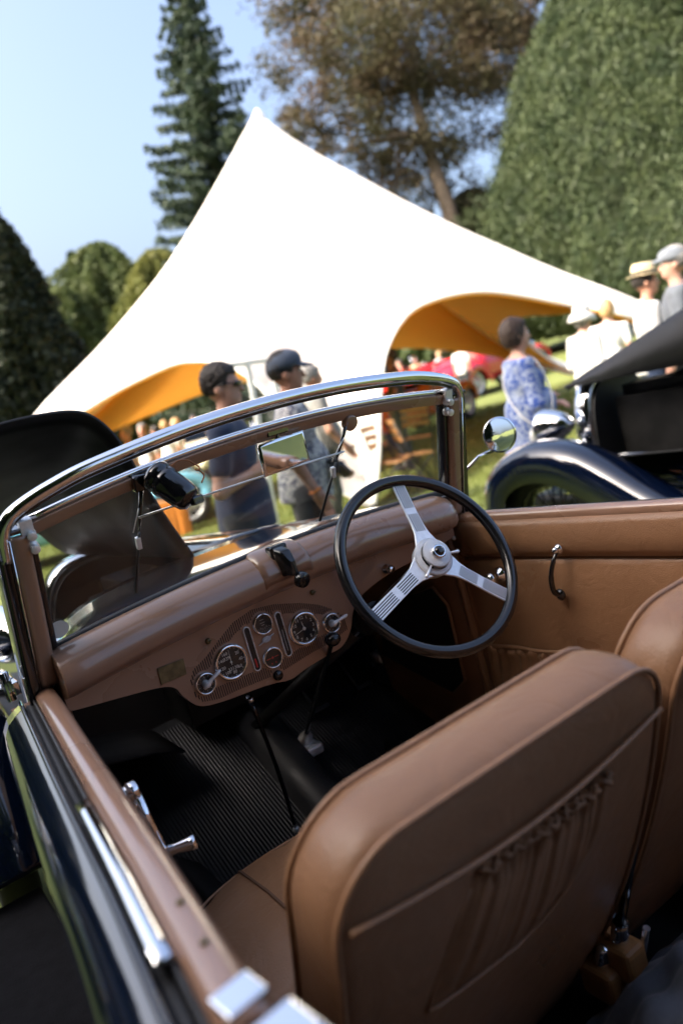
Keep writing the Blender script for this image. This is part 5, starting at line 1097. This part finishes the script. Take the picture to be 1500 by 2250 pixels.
# -- right of the far pillar
r, h_, R_ = person('woman in blue and white patterned dress with folded arms', stand(1127, 699, 1.56), HR+.05, 1.55, .011, 'skin', 'hair_brown', 'bob', 'blue_floral', 'skin', [((.265, .02, 1.09), (.03, .19, 1.13)), ((-.25, .03, 1.08), (.02, .22, 1.07))], (.0, .03), sleeve='long', kind='dress', belly=.075, bust=1); lady = r
r, h_, R_ = person('woman in pale linen shirt, jeans and white bucket hat', stand(1274, 664, 1.60), HR+.45, 1.53, .012, 'skin', 'hair_grey', 'bob', 'pale_linen', 'denim', [((.24, -.04, 1.12), (.18, .16, 1.05)), ((-.24, 0, 1.12), (-.05, .24, 1.08))], (.0, -.05), sleeve='long', kind='tunic', bust=1)
brimhat(r, h_, 'pale_linen', .10, .165, .075, rad=.10)
r, h_, R_ = person('man in white shirt and straw trilby beside the raised bonnet lid', stand(1412, 574, 1.76), HR-.15, 1.70, .011, 'skin_tan', 'hair_dark', 'short', 'white_cotton', 'denim', [((.24, -.02, 1.12), (.20, .18, 1.0)), ((-.22, .05, 1.20), (-.10, .22, 1.38))], (-.1, 0), sleeve='long')
brimhat(r, h_, 'straw', .105, .135, -.004, 'black_cotton', .093)
r, h_, R_ = person('man in flat tweed cap and spectacles facing the straw hat', stand_d(1487, 640, 6.4), HR+math.pi-.5, 1.78, .012, 'skin', 'hair_grey', 'short', 'tweed', 'charcoal_cotton', None, (.1, 0), sleeve='long'); cap(r, h_, R_, 'tweed', True, True); glasses(r, h_, False)
r, h_, R_ = person('fair haired person in white top behind the straw hat man', stand_d(1337, 720, 9.0), HR+1.2, 1.56, .016, 'skin', 'hair_blond', 'bob', 'white_cotton', 'denim', None)
# -- farther visitors
far = [('visitor in white shirt nearest the pale blue car', (268, 905), 13, 1.2, 'white_cotton', 'denim', 'hair_grey', 'skin'), ('visitor in white shirt and white cap near the pale blue car', (300, 880), 14.5, 2.2, 'white_cotton', 'charcoal_cotton', 'hair_grey', 'skin'), ('visitor in white top beside the cream car', (350, 880), 17, -.6, 'white_cotton', 'denim', 'hair_blond', 'skin'), ('visitor in white jacket walking from the cream car', (372, 868), 18, .9, 'white_cotton', 'grey_cotton', 'hair_blond', 'skin'),
       ('visitor in black top by the white tent leg', (856, 775), 11.5, .8, 'black_cotton', 'charcoal_cotton', 'hair_dark', 'skin_dark'), ('blond visitor in white blouse behind the red car', (958, 740), 31, .2, 'white_cotton', 'denim', 'hair_blond', 'skin'), ('visitor in pink shirt between the two red cars', (1032, 722), 27, 2.4, 'pink_cotton', 'denim', 'hair_dark', 'skin'), ('visitor in blue shirt beyond the crimson car', (1082, 722), 32, 1.6, 'blue_cotton', 'denim', 'hair_grey', 'skin')]
far += [('visitor in red shirt left of the bright red car', (872, 760), 24, 1.0, 'red_cotton', 'denim', 'hair_dark', 'skin'), ('visitor in cream jacket beyond the bright red car', (905, 745), 33, 2.0, 'straw', 'denim', 'hair_grey', 'skin'), ('visitor in white shirt at the front of the crimson car', (1005, 740), 24, -1.0, 'white_cotton', 'charcoal_cotton', 'hair_dark', 'skin'),
        ('visitor in pale blue shirt under the left tent arch', (410, 850), 22, 2.6, 'blue_cotton', 'pale_linen', 'hair_grey', 'skin'), ('visitor in orange shirt under the left tent arch', (330, 900), 20, .4, 'orange_cloth', 'denim', 'hair_dark', 'skin')]
mat('red_cotton', (.45, .03, .03), .9)
for lb, (u, v), d, hd_, tp_, lg_, hr_, sk_ in far:
    person(lb, stand_d(u, v, d), hd_, 1.76, .022, sk_, hr_, 'short', tp_, lg_, None, (0, 0), sleeve='short')
# -- things they carry
def frame_of(root): return np.array(root.matrix_basis)
def held(root, p): return (frame_of(root) @ np.append(np.asarray(p, float), 1))[:3]
ph = MB().box((0, 0, 0), (.078, .010, .150)).build('smartphone', 'black_gloss', None, bevel=.004); ph.matrix_world = boy.matrix_basis @ Matrix.Translation((.02, .265, 1.245)) @ Matrix.Rotation(-.35, 4, 'X'); tag(ph, 'black phone held up by the young man in sunglasses', 'phone')
M = lady.matrix_basis
bagp = MB(); bagp.loft([[np.array([.275+x*.035*w, .03+.105*math.cos(q)*w, .86+.095*math.sin(q)*w]) for q in np.linspace(0, 2*math.pi, 28, endpoint=False)] for x, w in ((-1, .85), (-.7, 1), (.7, 1), (1, .85))]); bg_ = empty('shoulder_bag', 'round white shoulder bag hanging at the hip of the blue dress', 'bag'); bg_.matrix_world = M
mat('white_leather', (.66, .66, .62), .5, bump=.2, bscale=150); bagp.build('bag_body', 'white_leather', bg_, bevel=.006)
MB().tube(crv([(.30, .09, .94), (.235, .14, 1.15), (.06, .125, 1.40), (-.09, .05, 1.475), (-.12, -.06, 1.45), (.0, -.145, 1.25), (.20, -.12, 1.05), (.30, -.03, .94)], 40), .007, 6).build('bag_strap', 'white_leather', bg_)
M = capman.matrix_basis; cb_ = empty('camera_bag', 'black camera hanging at the hip of the man in floral shirt', 'camera'); cb_.matrix_world = M
MB().box((.08, .185, 1.03), (.14, .07, .10)).build('camera_body', 'black_matt', cb_, bevel=.012); MB().lathe([(.036, 0), (.036, .09), (.030, .095), (0, .09)], (.08, .215, 1.03), (0, .6, -.8), 20).build('camera_lens', 'bakelite', cb_)
MB().tube(crv([(.15, .17, 1.07), (.13, .15, 1.25), (.09, .03, 1.49), (0, -.09, 1.475), (-.09, .03, 1.49), (-.02, .15, 1.25), (.01, .17, 1.07)], 36), .008, 6, flat=.4).build('camera_strap', 'black_cotton', cb_)
# ================================================================== more cars and furniture on the lawn
def gpx(u, v): q = atZ(u, v, 0.0); q[2] = lawn_z(q[0], q[1]); return q
vintage_car('roadster', 'bright red vintage roadster seen through the right tent arch', stand_d(925, 800, 28), HR-.25, 'red_paint', 'leather', 'closed', scale=1.3)
vintage_car('roadster', 'crimson vintage roadster parked behind the woman in blue', stand_d(1080, 790, 27), HR+.75, 'crimson_paint', 'leather', 'closed', scale=1.3)
vintage_car('roadster', 'rust orange vintage car behind the steering wheel side tent leg', stand_d(905, 900, 17), HR+.9, 'rust_paint', 'leather', 'closed')
vintage_car('roadster', 'scarlet vintage tourer with black hood left of the bright red car', stand_d(862, 800, 33), HR+.5, 'red_paint', 'leather', 'closed', scale=1.3, hood=True)
vintage_car('saloon_car', 'pale blue vintage car with a pale blue roof', stand_d(205, 1000, 12.5), HR+.12, 'sky_paint', 'leather', 'closed', hood=True, top='sky_paint')
vintage_car('roadster', 'cream and black vintage car beyond the white shirts', stand_d(425, 900, 20), HR-.7, 'cream_paint', 'leather', 'closed', hood=True)
vintage_car('roadster', 'black vintage car furthest back under the tent', stand_d(465, 900, 27), HR+.2, 'black_gloss', 'leather', 'closed')
def chair(label, loc, rz, seat='wood', frame='black_matt', group=None):
    c = empty('folding_chair', label, 'chair', loc, rz, group, upright=True)
    for s in (-1, 1):
        MB().tube([(s*.20, -.24, 0), (s*.20, .06, .45), (s*.20, .22, .88)], .012, 6).build('chair_leg', frame, c); MB().tube([(s*.18, .24, 0), (s*.18, -.20, .45)], .012, 6).build('chair_leg', frame, c)
    for y in (-.17, -.08, .01, .10): MB().box((0, y, .455), (.38, .075, .016)).build('seat_slat', seat, c, bevel=.003)
    for z in (.66, .76, .86): MB().box((0, .12+(z-.62)*.36, z), (.42, .014, .07), rotx(-.35)).build('back_slat', seat, c, bevel=.003)
    return c
for i, (u, v, rz, st_, fr_, lb) in enumerate(((872, 1098, .4, 'wood', 'black_matt', 'folding chair right beside the white tent leg'), (918, 1082, 1.2, 'wood', 'black_matt', 'folding chair behind the windscreen pillar'), (930, 1030, 2.4, 'wood', 'black_matt', 'folding chair set back from the windscreen pillar'), (432, 1100, 2.0, 'white_paint', 'white_paint', 'white folding chair near the orange table'), (452, 1055, -.5, 'wood', 'white_paint', 'white legged wooden chair beyond the white folding chair'), (400, 1060, 1.0, 'wood', 'black_matt', 'dark legged wooden chair behind the orange table'))):
    chair(lb, gpx(u, v), rz, st_, fr_)
t = empty('table', 'low table hung with orange cloth on the lawn', 'table', gpx(372, 1180), -YAW+.15, None, upright=True)
MB().box((0, 0, .52), (.62, .42, .03)).build('table_top', 'wood', t, bevel=.006)
G = []
for q in np.linspace(0, 2*math.pi, 90, endpoint=False):
    c_, s_ = math.cos(q), math.sin(q); m = max(abs(c_)/.32, abs(s_)/.22); x, y = c_/m, s_/m; w = 1+.03*math.sin(q*22); G.append([(x, y, .538), (x*1.01, y*1.01, .52), (x*1.03*w, y*1.04*w, .26), (x*1.05*w, y*1.08*w, .02)])
MB().loft([list(p) for p in zip(*G)], caps=False).build('table_cloth', 'orange_cloth', t)
for sx in (-1, 1):
    for sy in (-1, 1): MB().box((sx*.26, sy*.16, .26), (.04, .04, .50)).build('table_leg', 'wood', t)
# white framed glazed screen behind the two men
wf = empty('glazed_screen', 'white framed glazed panel standing between the two men', 'screen', stand_d(555, 860, 9.0), -YAW+.5, None, upright=True)
for x in (-.30, .0, .30): MB().box((x, 0, 1.0), (.055, .05, 2.0)).build('frame_post', 'white_paint', wf, bevel=.005)
for z in (.05, .9, 1.97): MB().box((0, .003, z), (.545, .045, .055)).build('frame_rail', 'white_paint', wf, bevel=.005)
for x in (-.15, .15):
    for z0, z1 in ((.08, .87), (.93, 1.94)): MB().box((x, 0, (z0+z1)/2), (.245, .006, z1-z0)).build('pane', 'clear_glass', wf)
# crumpled cloth on the rear floor of the convertible
G = []; c0 = atZ(1490, 2190, .50)
for i in range(40):
    row = []
    for j in range(40):
        x = (i-20)*.011; y = (j-20)*.011; r_ = math.hypot(x/.21, y/.20); z = .155*max(0, 1-r_**2.2)+.016*math.sin(x*60+math.sin(y*45)*1.4)*max(0, 1-r_)+.010*math.sin(y*80+x*35)
        row.append((c0[0]+.06+x, c0[1]-.02+y, .34+max(0, z)))
    G.append(row)
tag(MB().grid(G).build('travel_rug', 'grey_cloth', None, solid=.006), 'crumpled blue grey cloth on the rear floor of the convertible', 'cloth')

# unseen black car, added beside the convertible to darken its side and reflections
vintage_car('saloon_car', 'unseen black vintage car added along the near side of the convertible for dark reflections', (-2.35, 2.1, 0), 0.0, 'black_gloss', 'leather', 'closed', hood=True)
# ================================================================== lean the whole place by the slope of the lawn
for o in list(scene.objects):
    if o.parent is None and o.type in {'MESH', 'EMPTY'}: o.matrix_world = TILT @ o.matrix_basis
